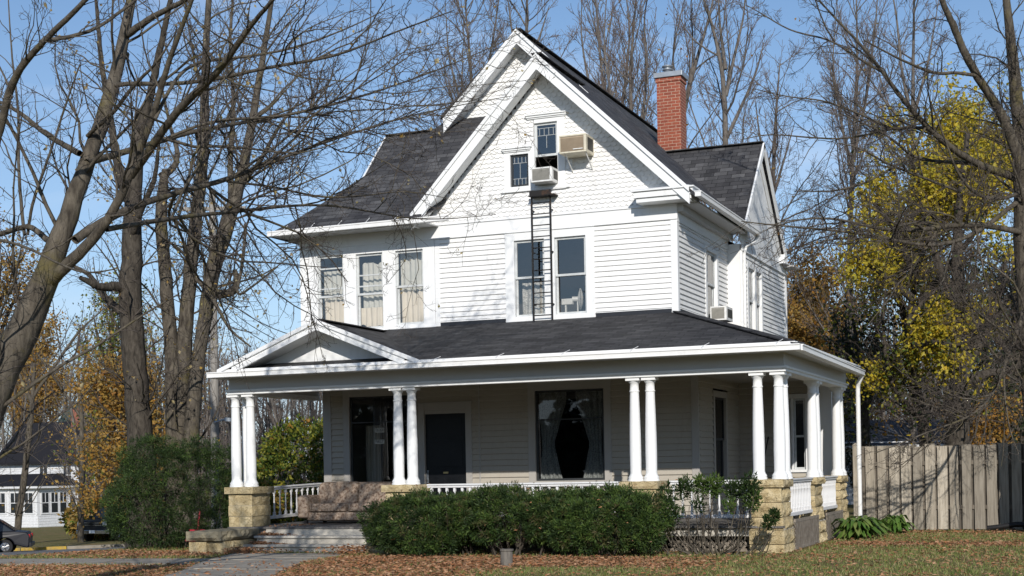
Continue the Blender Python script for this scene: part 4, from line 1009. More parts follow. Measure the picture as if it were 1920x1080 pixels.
mb = MB(); mb.beam(at(423, 786, 47.55), at(439, 787.5, 47.5), (0, 0, 1), .16, .12); mb.build('lamp_head', M['galv'], P_)
mb = MB()
for i, (pa, pb) in enumerate((((407, 545, 48), (-10.6, 3.6, 4.6)), ((407, 560, 48), (-10.5, 4.2, 4.2)), ((407, 575, 48), (-10.5, 4.6, 3.9)))):
    A = at(*pa); B = np.array(pb); mb.tube([A+(B-A)*t+np.array([0, 0, -1.2*t*(1-t)]) for t in np.linspace(0, 1, 12)], .011, 5, False)
tag(mb.build('service_wires', M['rubber']), 'dark service wires sloping from the utility pole to the left side of the house', 'wires')

# ---------------------------------------------------------------- neighbours across the street
def nb(px, py, D, ya):
    """a local frame at a far corner: a along the front (to the left), b along the side (away)"""
    o = at(px, py, D); y = R_(ya)
    a = -math.cos(y)*RT+math.sin(y)*FW; b_ = math.sin(y)*RT+math.cos(y)*FW
    return o, a, b_
def hexa(mb, o, a, b, u0, u1, v0, v1, z0, z1):
    P = lambda u, v, z: np.array([*(o+a*u+b*v)[:2], z])
    mb.pbox([P(u0, v0, z0), P(u0, v1, z0), P(u1, v1, z0), P(u1, v0, z0)], [P(u0, v0, z1), P(u0, v1, z1), P(u1, v1, z1), P(u1, v0, z1)])
def farsiding(mb, P, u0, u1, z0, z1, h=.2):
    z = z0
    while z < z1:
        t = min(z+h, z1); mb.add([P(u0, .03, z), P(u1, .03, z), P(u1, .003, t), P(u0, .003, t), P(u0, 0, z), P(u1, 0, z)], [(0, 1, 2, 3), (0, 4, 5, 1)]); z += h
WH = empty('neighbour_house', at(72, 990, 108), 'white two storey house with dark roof and glazed front porch across the street', 'house')
o, a, b = nb(72, 990, 108, 30); g0 = -2.3
Pf = lambda u, d, z: np.array([*(o+a*u-b*d)[:2], z])           # front face of the porch
Ps = lambda v, d, z: np.array([*(o+b*v-a*d)[:2], z])           # its side face
mb = MB(); hexa(mb, o, a, b, 0, 9, 0, 4.2, g0, 1.0); farsiding(mb, Pf, 0, 9, g0, -1.0); farsiding(mb, Ps, 0, 4.2, g0, -1.0)
for u in np.arange(0, 9, 1.5): mb.pbox([Pf(u, .01, -1), Pf(u+.16, .01, -1), Pf(u+.16, .08, -1), Pf(u, .08, -1)], [Pf(u, .01, 1), Pf(u+.16, .01, 1), Pf(u+.16, .08, 1), Pf(u, .08, 1)])
mb.build('porch', M['farwhite'], WH)
def farwin(P, u0, u1, z0, z1):
    mb = MB(); mb.pbox([P(u0-.12, .02, z0-.12), P(u1+.12, .02, z0-.12), P(u1+.12, .07, z0-.12), P(u0-.12, .07, z0-.12)], [P(u0-.12, .02, z1+.12), P(u1+.12, .02, z1+.12), P(u1+.12, .07, z1+.12), P(u0-.12, .07, z1+.12)])
    m_ = (z0+z1)/2
    for q0, q1 in ((z0, m_-.03), (m_+.03, z1)):
        mb.mat(1).pbox([P(u0, .06, q0), P(u1, .06, q0), P(u1, .078, q0), P(u0, .078, q0)], [P(u0, .06, q1), P(u1, .06, q1), P(u1, .078, q1), P(u0, .078, q1)]); 
    mb.mat(0); c = (u0+u1)/2; mb.pbox([P(c-.03, .06, m_), P(c+.03, .06, m_), P(c+.03, .085, m_), P(c-.03, .085, m_)], [P(c-.03, .06, z1), P(c+.03, .06, z1), P(c+.03, .085, z1), P(c-.03, .085, z1)])
    return mb.build('window', [M['farwhite'], M['farglass']], WH)
for u in (.3, 1.8, 3.3, 4.8): farwin(Pf, u+.2, u+1.05, -.85, .65)
for v in (.35, 1.25, 2.1): farwin(Ps, v, v+.6, -.85, .65)
mb = MB(); mb.pbox([Ps(2.95, .01, g0+.5), Ps(3.75, .01, g0+.5), Ps(3.75, .06, g0+.5), Ps(2.95, .06, g0+.5)], [Ps(2.95, .01, .55), Ps(3.75, .01, .55), Ps(3.75, .06, .55), Ps(2.95, .06, .55)])
mb.mat(1).pbox([Ps(3.1, .06, -.6), Ps(3.6, .06, -.6), Ps(3.6, .08, -.6), Ps(3.1, .08, -.6)], [Ps(3.1, .06, .35), Ps(3.6, .06, .35), Ps(3.6, .08, .35), Ps(3.1, .08, .35)]); mb.build('door', [M['farwhite'], M['farglass']], WH)
mb = MB(); hexa(mb, o, a, b, -1.2, -.05, 2.9, 3.8, g0, g0+.3); hexa(mb, o, a, b, -.8, -.05, 2.9, 3.8, g0+.3, g0+.5); mb.build('doorstep', M['farwhite'], WH)
mb = MB(); mb.pbox([Pf(-.45, .45, 1.0), Ps(4.4, .45, 1.0), Pf(9, -4.4, 1.0), Pf(9, .45, 1.0)], [Pf(-.45, .45, 1.18), Ps(4.4, .45, 1.18), Pf(9, -4.4, 1.18), Pf(9, .45, 1.18)])
mb.build('porch_eave', M['farwhite'], WH)
mb = MB(); mb.pbox([Pf(-.5, .5, 1.18), Ps(4.5, .5, 1.18), Pf(9, -4.5, 1.18), Pf(9, .5, 1.18)], [Pf(1.6, -2.6, 2.05), Pf(1.6, -4.4, 2.1), Pf(9, -4.4, 2.1), Pf(9, -2.6, 2.05)]); mb.build('porch_roof', M['farroof'], WH)
o2 = o+b*4.0-a*.9; g1 = 3.2
Qf = lambda u, d, z: np.array([*(o2+a*u-b*d)[:2], z]); Qs = lambda v, d, z: np.array([*(o2+b*v-a*d)[:2], z])
mb = MB(); hexa(mb, o2, a, b, 0, 10, 0, 5.4, g0, g1); farsiding(mb, Qf, 0, 10, g0, g1); farsiding(mb, Qs, 0, 5.4, g0, g1)
mb.pbox([Qs(0, 0, g1), Qs(5.4, 0, g1), Qs(2.7, 0, 6.0)], [Qs(0, -.2, g1), Qs(5.4, -.2, g1), Qs(2.7, -.2, 6.0)])
mb.build('wall', M['farwhite'], WH)
farwin(Qf, 1.6, 2.4, 1.2, 2.7); farwin(Qf, 4.2, 5.0, 1.2, 2.7); farwin(Qs, 1.3, 2.0, 1.3, 2.9); farwin(Qs, 3.2, 3.9, -1.2, .9)
mb = MB()
mb.slab([Qf(-.5, .5, g1-.15), Qf(10, .5, g1-.15), Qf(10, -2.7, 6.25), Qf(-.5, -2.7, 6.25)], .2, (0, 0, -1)); mb.slab([Qf(-.5, -5.9, g1-.15), Qf(10, -5.9, g1-.15), Qf(10, -2.7, 6.25), Qf(-.5, -2.7, 6.25)], .2, (0, 0, -1)); mb.build('roof', M['farroof'], WH)
c = o2+a*3.9+b*2.2; mb = MB(); mb.pbox([(c[0], c[1], 5), (c[0]+.7, c[1], 5), (c[0]+.7, c[1]+.7, 5), (c[0], c[1]+.7, 5)], [(c[0], c[1], 7.2), (c[0]+.7, c[1], 7.2), (c[0]+.7, c[1]+.7, 7.2), (c[0], c[1]+.7, 7.2)]); mb.build('chimney', M['brick'], WH)
GH = empty('neighbour_house', at(150, 985, 140), 'pale green house with tall grey green roof behind the white neighbour house', 'house')
o, a, b = nb(196, 985, 140, 25); g0 = -2.9
mb = MB(); hexa(mb, o, a, b, 0, 9, 0, 8, g0, 2.6); Rf = lambda u, d, z: np.array([*(o+a*u-b*d)[:2], z]); farsiding(mb, Rf, 0, 9, g0, 2.6)
mb.build('wall', M['fargreen'], GH)
mb = MB(); mb.slab([Rf(-.6, .6, 2.5), Rf(9.6, .6, 2.5), Rf(7.6, -4, 9.2), Rf(1.4, -4, 9.2)], .25, (0, 0, -1)); mb.slab([Rf(-.6, -8.6, 2.5), Rf(9.6, -8.6, 2.5), Rf(7.6, -4, 9.2), Rf(1.4, -4, 9.2)], .25, (0, 0, -1))
mb.slab([Rf(-.6, .6, 2.5), Rf(-.6, -8.6, 2.5), Rf(1.4, -4, 9.2)], .25, (0, 0, -1)); mb.slab([Rf(9.6, .6, 2.5), Rf(9.6, -8.6, 2.5), Rf(7.6, -4, 9.2)], .25, (0, 0, -1)); mb.build('roof', M['fargreenroof'], GH)
for u in (.5, 2.0, 4.0, 6.5):
    mb = MB(); mb.pbox([Rf(u, .035, -1.5), Rf(u+.9, .035, -1.5), Rf(u+.9, .06, -1.5), Rf(u, .06, -1.5)], [Rf(u, .035, .6), Rf(u+.9, .035, .6), Rf(u+.9, .06, .6), Rf(u, .06, .6)]); mb.build('window', M['farglass'], GH)
# garage behind the fence
GA = empty('garage', at(1690, 880, 52), 'low garage with grey shingled roof seen just over the fence', 'garage')
o, a, b = nb(1785, 850, 50, 8); zt = o[2]
mb = MB(); gm = float(GZ); Gf = lambda u, d, z: np.array([*(o+a*u-b*d)[:2], z]); hexa(mb, o, a, b, 0, 7.5, 0, 6, gm, 2.5); farsiding(mb, Gf, 0, 7.5, gm, 2.5, .15)
ez = 2.35; rz = 3.35
mb.pbox([Gf(0, 0, 2.4), Gf(0, -6, 2.4), Gf(0, -3, rz-.1)], [Gf(.1, 0, 2.4), Gf(.1, -6, 2.4), Gf(.1, -3, rz-.1)]); mb.build('wall', M['farwhite'], GA)
mb = MB(); mb.slab([Gf(-.3, .4, ez), Gf(7.9, .4, ez), Gf(7.9, -3, rz), Gf(-.3, -3, rz)], .12, (0, 0, -1)); mb.slab([Gf(-.3, -6.4, ez), Gf(7.9, -6.4, ez), Gf(7.9, -3, rz), Gf(-.3, -3, rz)], .12, (0, 0, -1)); mb.build('roof', M['garageroof'], GA)
mb = MB(); mb.beam(Gf(-.33, .45, ez-.02), Gf(-.33, -3, rz-.02), (0, 0, 1), .05, .16); mb.beam(Gf(-.33, -6.45, ez-.02), Gf(-.33, -3, rz-.02), (0, 0, 1), .05, .16); mb.beam(Gf(-.33, .43, ez-.05), Gf(7.9, .43, ez-.05), (0, 0, 1), .05, .14); mb.build('fascia', M['farwhite'], GA)
mb = MB(); mb.pbox([Gf(2.2, .02, .9), Gf(3.4, .02, .9), Gf(3.4, .06, .9), Gf(2.2, .06, .9)], [Gf(2.2, .02, 1.9), Gf(3.4, .02, 1.9), Gf(3.4, .06, 1.9), Gf(2.2, .06, 1.9)]); mb.build('window', M['farglass'], GA)

# ---------------------------------------------------------------- cars
def car(name, org, fwd, label, cat, L_, W_, hb, hr, cab, paint_, truck=False, lights='both'):
    """org: centre on the ground; fwd: unit heading; cab=(rear base, rear top, front top, front base) along the length"""
    e = empty(name, org, label, cat); f = np.array([fwd[0], fwd[1], 0.]); f /= np.linalg.norm(f); s = np.array([-f[1], f[0], 0.]); O = np.array(org, float)
    P = lambda x, y, z: O+f*x+s*y+np.array([0, 0, z])
    h0 = .24 if not truck else .38; wr = .31 if not truck else .38; xr, xf = -L_*.29, L_*.32
    def arch(c):
        return [(c+wr*1.18*math.cos(t), wr+wr*1.18*math.sin(t)) for t in np.linspace(math.pi*.93, math.pi*.07, 9)]
    prof = [(L_/2-.06, h0), (L_/2, h0+.18), (L_/2-.02, hb-.18), (L_/2-.12, hb-.05), (cab[3], hb), (cab[0], hb+.02), (-L_/2+.10, hb-.02), (-L_/2, hb-.2), (-L_/2+.02, h0+.1)]
    low_ = [(-L_/2+.08, h0)]+[p for p in arch(xr)]+[p for p in arch(xf)]
    poly = prof+low_
    mb = MB(); ring = []
    for y, k in ((-W_/2+.10, .93), (-W_/2, 1.), (W_/2, 1.), (W_/2-.10, .93)):
        ring.append([P(x*(.985 if k < 1 else 1), y, (hb*.5+(z-hb*.5)*(k if z > hb*.7 else 1))) for x, z in poly])
    # flanks: wide in the middle, tucked at top
    vs = []
    for y in (-W_/2, W_/2): vs += [P(x, y*(.97 if z > hb-.12 else 1.), z) for x, z in poly]
    n = len(poly); mb.add(vs, [tuple(range(n)), tuple(range(2*n-1, n-1, -1))]+[(i, n+i, n+(i+1) % n, (i+1) % n) for i in range(n)])
    # greenhouse
    c0, c1, c2, c3 = cab; wi = W_/2-.07; wt = W_/2-.24
    lo = [P(c0, -wi, hb), P(c3, -wi, hb), P(c3, wi, hb), P(c0, wi, hb)]; hi = [P(c1, -wt, hr), P(c2, -wt, hr), P(c2, wt, hr), P(c1, wt, hr)]
    mb.pbox(lo, hi); mb.build('body', M[paint_], e, bevel=.045)
    mb = MB(); g = lambda A, B, C, D, o_, m=.10: mb.quad(*[q+o_ for q in ((A*(1-m)+C*m), (B*(1-m)+D*m), (C*(1-m)+A*m), (D*(1-m)+B*m))])
    A_, B_, C_, D_ = lo; E_, F_, G_, I_ = hi
    def pane(p, q, r, t, o_):
        c = (p+q+r+t)/4; mb.quad(*[c+(k-c)*.86+o_ for k in (p, q, r, t)])
    pane(B_, C_, G_, F_, f*.02+UP*.01); pane(A_, D_, I_, E_, -f*.02+UP*.01)
    for s_, (p, q, r, t) in ((-1, (A_, B_, F_, E_)), (1, (D_, C_, G_, I_))):
        m1, m2 = (p+q)/2, (t+r)/2; o_ = s*s_*.012
        pane(p, m1-f*.03, m2-f*.03, t, o_); pane(m1+f*.03, q, r, m2+f*.03, o_)
    mb.build('windows', M['farglass'], e)
    for x in (xr, xf):
        for y in (-1, 1):
            c = P(x, y*(W_/2-.10), wr); mb = MB(); mb.tube([c-s*y*.11, c-s*y*.10, c+s*y*.08, c+s*y*.10], [wr*.94, wr, wr, wr*.93], 20); w = mb.build('wheel', M['rubber'], e)
            mb = MB(); mb.tube([c+s*y*.095, c+s*y*.112], [wr*.62, wr*.55], 16)
            for k in range(7): t = k*2*math.pi/7; mb.tube([c+s*y*.115, c+s*y*.115+(f*math.cos(t)+UP*math.sin(t))*wr*.55], .03, 5)
            mb.build('rim', M['chrome'], w)
    for y in (-1, 1):
        mb = MB(); mb.beam(P(L_/2-.05, y*(W_/2-.42), hb-.22), P(L_/2-.05, y*(W_/2-.08), hb-.22), (0, 0, 1), .10, .16 if not truck else .22); mb.build('headlight', M['lens'], e, bevel=.01)
        mb = MB(); mb.beam(P(-L_/2+.03, y*(W_/2-.40), hb-.18), P(-L_/2+.03, y*(W_/2-.06), hb-.18), (0, 0, 1), .10, .14); mb.build('tail_light', M['redlens'], e, bevel=.01)
        mb = MB(); mb.beam(P(c3-.1, y*(W_/2-.02), hb+.08), P(c3-.1, y*(W_/2+.16), hb+.10), (0, 0, 1), .10, .13); mb.build('wing_mirror', M[paint_], e, bevel=.02)
    mb = MB(); mb.beam(P(L_/2+.03, -W_/2+.03, h0+.14), P(L_/2+.03, W_/2-.03, h0+.14), (0, 0, 1), .12, .20 if truck else .12); mb.beam(P(-L_/2-.02, -W_/2+.03, h0+.14), P(-L_/2-.02, W_/2-.03, h0+.14), (0, 0, 1), .12, .16)
    mb.build_split('bumper', M['chrome' if truck else paint_], e, bevel=.02)
    mb = MB()
    zz = hb-.22
    for k in range(3): mb.beam(P(L_/2+.0, -W_/2+.46, zz-.08+.08*k), P(L_/2+.0, W_/2-.46, zz-.08+.08*k), (0, 0, 1), .06, .03)
    mb.build('grille', M['chrome'], e)
    mb = MB(); mb.beam(P(L_/2+.10, -.16, h0+.16), P(L_/2+.10, .16, h0+.16), (0, 0, 1), .01, .15); mb.build('number_plate', M['plate'], e)
    return e
c = at(-50, 1036, 60); c[2] = float(gz(c[0], c[1]))
car('sedan', c, -RT*math.cos(R_(14))+FW*math.sin(R_(-14)), 'dark blue sedan driving along the street at the left edge', 'car', 4.6, 1.75, .92, 1.42, (-1.75, -1.05, .35, 1.15), 'carblue')
c = at(228, 1027, 77); c[2] = float(gz(c[0], c[1]))
car('pickup_truck', c, -FW*.96-RT*.28, 'dark pickup truck with chrome grille parked facing the street behind the big yew', 'truck', 5.4, 1.95, 1.16, 1.85, (-.5, -.3, .75, 1.35), 'cardark', True)
# ---------------------------------------------------------------- ground
def grid_mesh(name, xs, ys, zf, mats):
    X, Y = np.meshgrid(xs, ys); Z = zf(X, Y); V = np.stack([X, Y, Z], -1).reshape(-1, 3); n = len(xs); m = len(ys)
    i, j = np.meshgrid(np.arange(n-1), np.arange(m-1)); a = (j*n+i).ravel(); Q = np.stack([a, a+1, a+n+1, a+n], 1)
    return quads_mesh(name, V, Q, mats, sm=True)
m, N, L_ = nt('autumn_lawn'); v = coords(N, L_); b_ = bsdf(N)
n1 = noise(N, L_, v, .8, 8, .7); n2 = noise(N, L_, v, 30, 6, .7); n3 = noise(N, L_, v, 6, 6, .7)
r1 = ramp(N, [(.35, (.12, .13, .04)), (.52, (.19, .16, .075)), (.68, (.24, .16, .085))]); L_.new(n1.outputs['Fac'], r1.inputs['Fac'])
r2 = ramp(N, [(.3, (.6, .6, .55)), (.7, (1.35, 1.3, 1.25))]); L_.new(n2.outputs['Fac'], r2.inputs['Fac'])
c_ = mix(N, L_, 1., r1.outputs['Color'], r2.outputs['Color'], 'MULTIPLY'); r3 = ramp(N, [(.5, (0, 0, 0)), (.7, (.7, .7, .7))]); L_.new(n3.outputs['Fac'], r3.inputs['Fac'])
c_ = mix(N, L_, r3.outputs['Color'], c_, (.085, .10, .03)); L_.new(c_, b_.inputs['Base Color']); b_.inputs['Roughness'].default_value = .95; b_.inputs['Specular IOR Level'].default_value = .1
L_.new(bump(N, L_, n2.outputs['Fac'], .6, .03), b_.inputs['Normal']); M['lawn'] = m
xs = np.unique(np.concatenate([np.linspace(-600, -70, 12), np.arange(-70, -10, 1.0), np.arange(-10, 12, .8), np.linspace(12, 600, 16)]))
ys = np.unique(np.concatenate([np.linspace(-120, -30, 6), np.arange(-30, 70, 1.0), np.linspace(70, 900, 20)]))
rn = np.random.default_rng(1)
tag(link('ground', grid_mesh('ground', xs, ys, gz, [M['lawn']])), kind='structure')
def sheet(name, poly4, n, m_, dz, mat, kind='structure'):
    A, B, C_, D_ = [np.array(p, float) for p in poly4]; V = []
    for j in range(m_+1):
        for i in range(n+1):
            u, w = i/n, j/m_; p = (A*(1-u)+B*u)*(1-w)+(D_*(1-u)+C_*u)*w; V.append((p[0], p[1], float(gz(p[0], p[1]))+dz))
    Q = [(j*(n+1)+i, j*(n+1)+i+1, (j+1)*(n+1)+i+1, (j+1)*(n+1)+i) for j in range(m_) for i in range(n)]
    return tag(link(name, quads_mesh(name, V, Q, [mat])), kind=kind)
def sw(s, w): return (-13-(s-w)/1.41421, 1+(s+w)/1.41421)
sheet('street', (sw(12.5, -70), sw(12.5, 40), sw(38, 40), sw(38, -70)), 60, 26, .05, M['asphalt'])
mb = MB()
for k in range(-60, 40, 2):
    p, q = sw(38.4, k), sw(38.4, k+1.96); yl = 1 if -12 < k < 2 else 0
    mb.mat(yl).beam((*p, float(gz(*p))+.06), (*q, float(gz(*q))+.06), (0, 0, 1), .18, .22)
tag(mb.build('kerb', [M['concrete'], M['yellowkerb']]), kind='structure')
def slabpath(name, pts_l, pts_r, joints):
    """concrete walk as separate flags with open joints"""
    mb = MB(); pl = [np.array(p, float) for p in pts_l]; pr_ = [np.array(p, float) for p in pts_r]; rg = random.Random(5)
    def ev(P, t): k = min(int(t*(len(P)-1)), len(P)-2); f_ = t*(len(P)-1)-k; return P[k]*(1-f_)+P[k+1]*f_
    for k in range(joints):
        t0, t1 = k/joints+.004, (k+1)/joints-.004; z = .022+rg.uniform(-.006, .006)
        q = [ev(pl, t0), ev(pr_, t0), ev(pr_, t1), ev(pl, t1)]
        mb.pbox([(p[0], p[1], float(gz(*p))-.05) for p in q], [(p[0], p[1], float(gz(*p))+z+rg.uniform(-.004, .004)) for p in q])
    return tag(mb.build(name, M['concrete'], bevel=.008), kind='structure')
slabpath('front_walk', [(-9.60, -1.45), (-9.0, -3.2), (-7.6, -6.2), (-4.9, -12)], [(-7.2, -1.45), (-7.1, -3.2), (-5.9, -6.2), (-3.3, -12)], 9)
slabpath('side_walk', [(-9.05, -3.0), (-12.2, -3.3), (-15, -3.8)], [(-8.6, -4.2), (-12.0, -4.75), (-15, -5.2)], 4)

# ---------------------------------------------------------------- plant builders (all plain numpy arrays, one mesh per part)
def nrm(a): return a/np.maximum(np.linalg.norm(a, axis=-1, keepdims=True), 1e-9)
def resamp(pts, rad, n, rng, jit=.0):
    P = np.array(pts, float); r = np.array(rad, float) if not np.isscalar(rad) else np.full(len(P), rad, float)
    d = np.concatenate([[0], np.cumsum(np.linalg.norm(np.diff(P, axis=0), axis=1))]); t = np.linspace(0, d[-1], n)
    Q = np.stack([np.interp(t, d, P[:, k]) for k in range(3)], 1); rr = np.interp(t, d, r)
    for _ in range(2): Q[1:-1] = .25*Q[:-2]+.5*Q[1:-1]+.25*Q[2:]
    Q[1:] += rng.normal(0, 1, (n-1, 3))*jit*rr[1:, None]
    return Q, rr
def tubes(P, R, s):
    """many tubes at once: P (B,n,3), R (B,n)"""
    B, n, _ = P.shape; T = nrm(np.gradient(P, axis=1)); ref = np.where((np.abs(T[:, :1, 2:3]) < .8), np.array([.31, .2, .93]), np.array([.93, .31, .2]))
    a = nrm(np.cross(T, np.broadcast_to(ref, T.shape))); b = np.cross(T, a); th = np.arange(s)*2*np.pi/s
    V = P[:, :, None]+R[:, :, None, None]*(np.cos(th)[:, None]*a[:, :, None]+np.sin(th)[:, None]*b[:, :, None])
    i = np.arange(n-1)[:, None]*s; k = np.arange(s)[None]; k2 = (k+1) % s
    Q = np.stack([i+k, i+k2, i+s+k2, i+s+k], -1).reshape(-1, 4); Q = (Q[None]+(np.arange(B)*n*s)[:, None, None]).reshape(-1, 4)
    return V.reshape(-1, 3), Q
def sprout(rng, P, R, dens, lk, tmin, ang, wig, up, n, rk, lmin, lmax, rmin=.003, flat=None, bias=None):
    """side shoots along every branch of a level -> the next level"""
    B, m, _ = P.shape; ln = np.linalg.norm(np.diff(P, axis=1), axis=2).sum(1)
    cnt = np.maximum(1, rng.poisson(np.maximum(ln*(1-tmin)*dens, .3))); idx = np.repeat(np.arange(B), cnt); K = len(idx)
    t = tmin+(1-tmin)*rng.random(K); f = t*(m-1); i = np.minimum(f.astype(int), m-2); w = (f-i)[:, None]
    pos = P[idx, i]*(1-w)+P[idx, i+1]*w; tan = nrm(P[idx, i+1]-P[idx, i]); r = R[idx, i]*(1-w[:, 0])+R[idx, i+1]*w[:, 0]
    rv = rng.normal(0, 1, (K, 3))
    if flat is not None: rv[:, 2] *= flat
    if bias is not None: rv += np.array(bias)
    perp = nrm(rv-tan*(rv*tan).sum(1, keepdims=True)); a = R_(ang)*rng.uniform(.65, 1.3, K)[:, None]
    d = nrm(tan*np.cos(a)+perp*np.sin(a)); L = np.clip(lk*ln[idx]*(1-.7*t)*rng.uniform(.55, 1.25, K), lmin, lmax)
    r0 = np.maximum(np.minimum(r*.68, rk*L+.002), rmin); out = np.zeros((K, n, 3)); out[:, 0] = pos; st = (L/(n-1))[:, None]
    for k in range(1, n):
        d = nrm(d+rng.normal(0, wig, (K, 3))+np.array([0, 0, up])); out[:, k] = out[:, k-1]+d*st
    RR = np.maximum(r0[:, None]*(1-.72*np.linspace(0, 1, n))[None], rmin*.8)
    return out, RR
class Part:
    def __init__(s): s.V = []; s.Q = []; s.mi = []; s.n = 0; s.sm = []
    def add(s, V, Q, mi=0, sm=True):
        s.V.append(V); s.Q.append(Q+s.n); s.n += len(V); s.mi.append(np.full(len(Q), mi)); s.sm.append(np.full(len(Q), sm))
    def build(s, name, mats, parent, loc):
        V = np.concatenate(s.V)-np.array(loc); Q = np.concatenate(s.Q); n = len(Q)
        me = mesh_np(name, V, Q.ravel(), np.arange(n)*4, np.full(n, 4), mats, np.concatenate(s.mi), None, np.concatenate(s.sm)); return link(name, me, parent, loc)
def kites(rng, P, size, aspect=.55, dirs=None, spread=1., up=0., droop=0., fold=.12):
    """leaf-shaped four-cornered faces"""
    K = len(P); d = rng.normal(0, 1, (K, 3))*spread
    if dirs is not None: d = d+dirs
    d[:, 2] += up-droop; d = nrm(d); s = nrm(np.cross(d, rng.normal(0, 1, (K, 3)))); nn = np.cross(d, s)
    sz = size*rng.uniform(.6, 1.3, K)[:, None]; w = sz*aspect*.5
    V = np.stack([P, P+d*sz*.42+s*w+nn*sz*fold, P+d*sz, P+d*sz*.42-s*w+nn*sz*fold], 1).reshape(-1, 3)
    Q = np.arange(K*4).reshape(K, 4); return V, Q
def tips(P, rng, k, sd=.05, tmin=.3):
    B, n, _ = P.shape; t = tmin+(1-tmin)*rng.random((B, k)); f = t*(n-1); i = np.minimum(f.astype(int), n-2); w = (f-i)[..., None]; b = np.arange(B)[:, None]
    return ((P[b, i]*(1-w)+P[b, i+1]*w)+rng.normal(0, sd, (B, k, 3))).reshape(-1, 3)
def tree(name, label, base, limbs, levels, seed, barkm, twigm, group='', leaf=None, cat='tree', jit=.07, sides=10, clip=None):
    """limbs: list of (points, radii); levels: keyword dicts for sprout; leaf: (material, per twig, size, keep fraction, spread)"""
    rng = np.random.default_rng(seed); e = empty(name, base, label, cat, group or None); tr = Part(); cr = Part()
    LP, LR = [], []
    for pts, rad in limbs:
        n = 18; P, R = resamp(pts, rad, n, rng, jit); LP.append(P); LR.append(R)
        P2, R2 = resamp(P, R, 40, rng, .05); V, Q = tubes(P2[None], R2[None], sides if R2.max() > .1 else 7)
        tr.add(V, Q)
    tr.build('trunk', [M[barkm]], e, base)
    P, R = np.array(LP), np.array(LR); last = None; allp = []
    for k, lv in enumerate(levels):
        src = lv.pop('src', None); lv.setdefault('rmin', .0035)
        P, R = sprout(rng, P, R, **lv)
        if clip is not None: ok = clip(P); P, R = P[ok], R[ok]
        V, Q = tubes(P, R, 5 if k == 0 else (4 if k == 1 else 3)); cr.add(V, Q, 0 if k == 0 else 1); last = P; allp.append(P)
    cr.build('crown', [M[barkm], M[twigm]], e, base)
    if leaf:
        lp = Part(); mats = []
        for q, (lm, per, size, keep, sd, pick) in enumerate(leaf):
            src = allp[-1]; sel = rng.random(len(src)) < keep
            if pick is not None: sel &= pick(src[:, -1])
            pts = tips(src[sel], rng, per, sd)
            if len(pts): V, Q = kites(rng, pts, size, .7, up=-.25); lp.add(V, Q, len(mats), False)
            mats.append(M[lm])
        if lp.n: lp.build('leaves', mats, e, base)
    return e
def px(D, *pts):
    """[(px, py, dD), ...] -> points at distance D (+dD)"""
    return [at(p[0], p[1], D+(p[2] if len(p) > 2 else 0)) for p in pts]
def pr_(D, *w): return [x*D/FOC/2 for x in w]

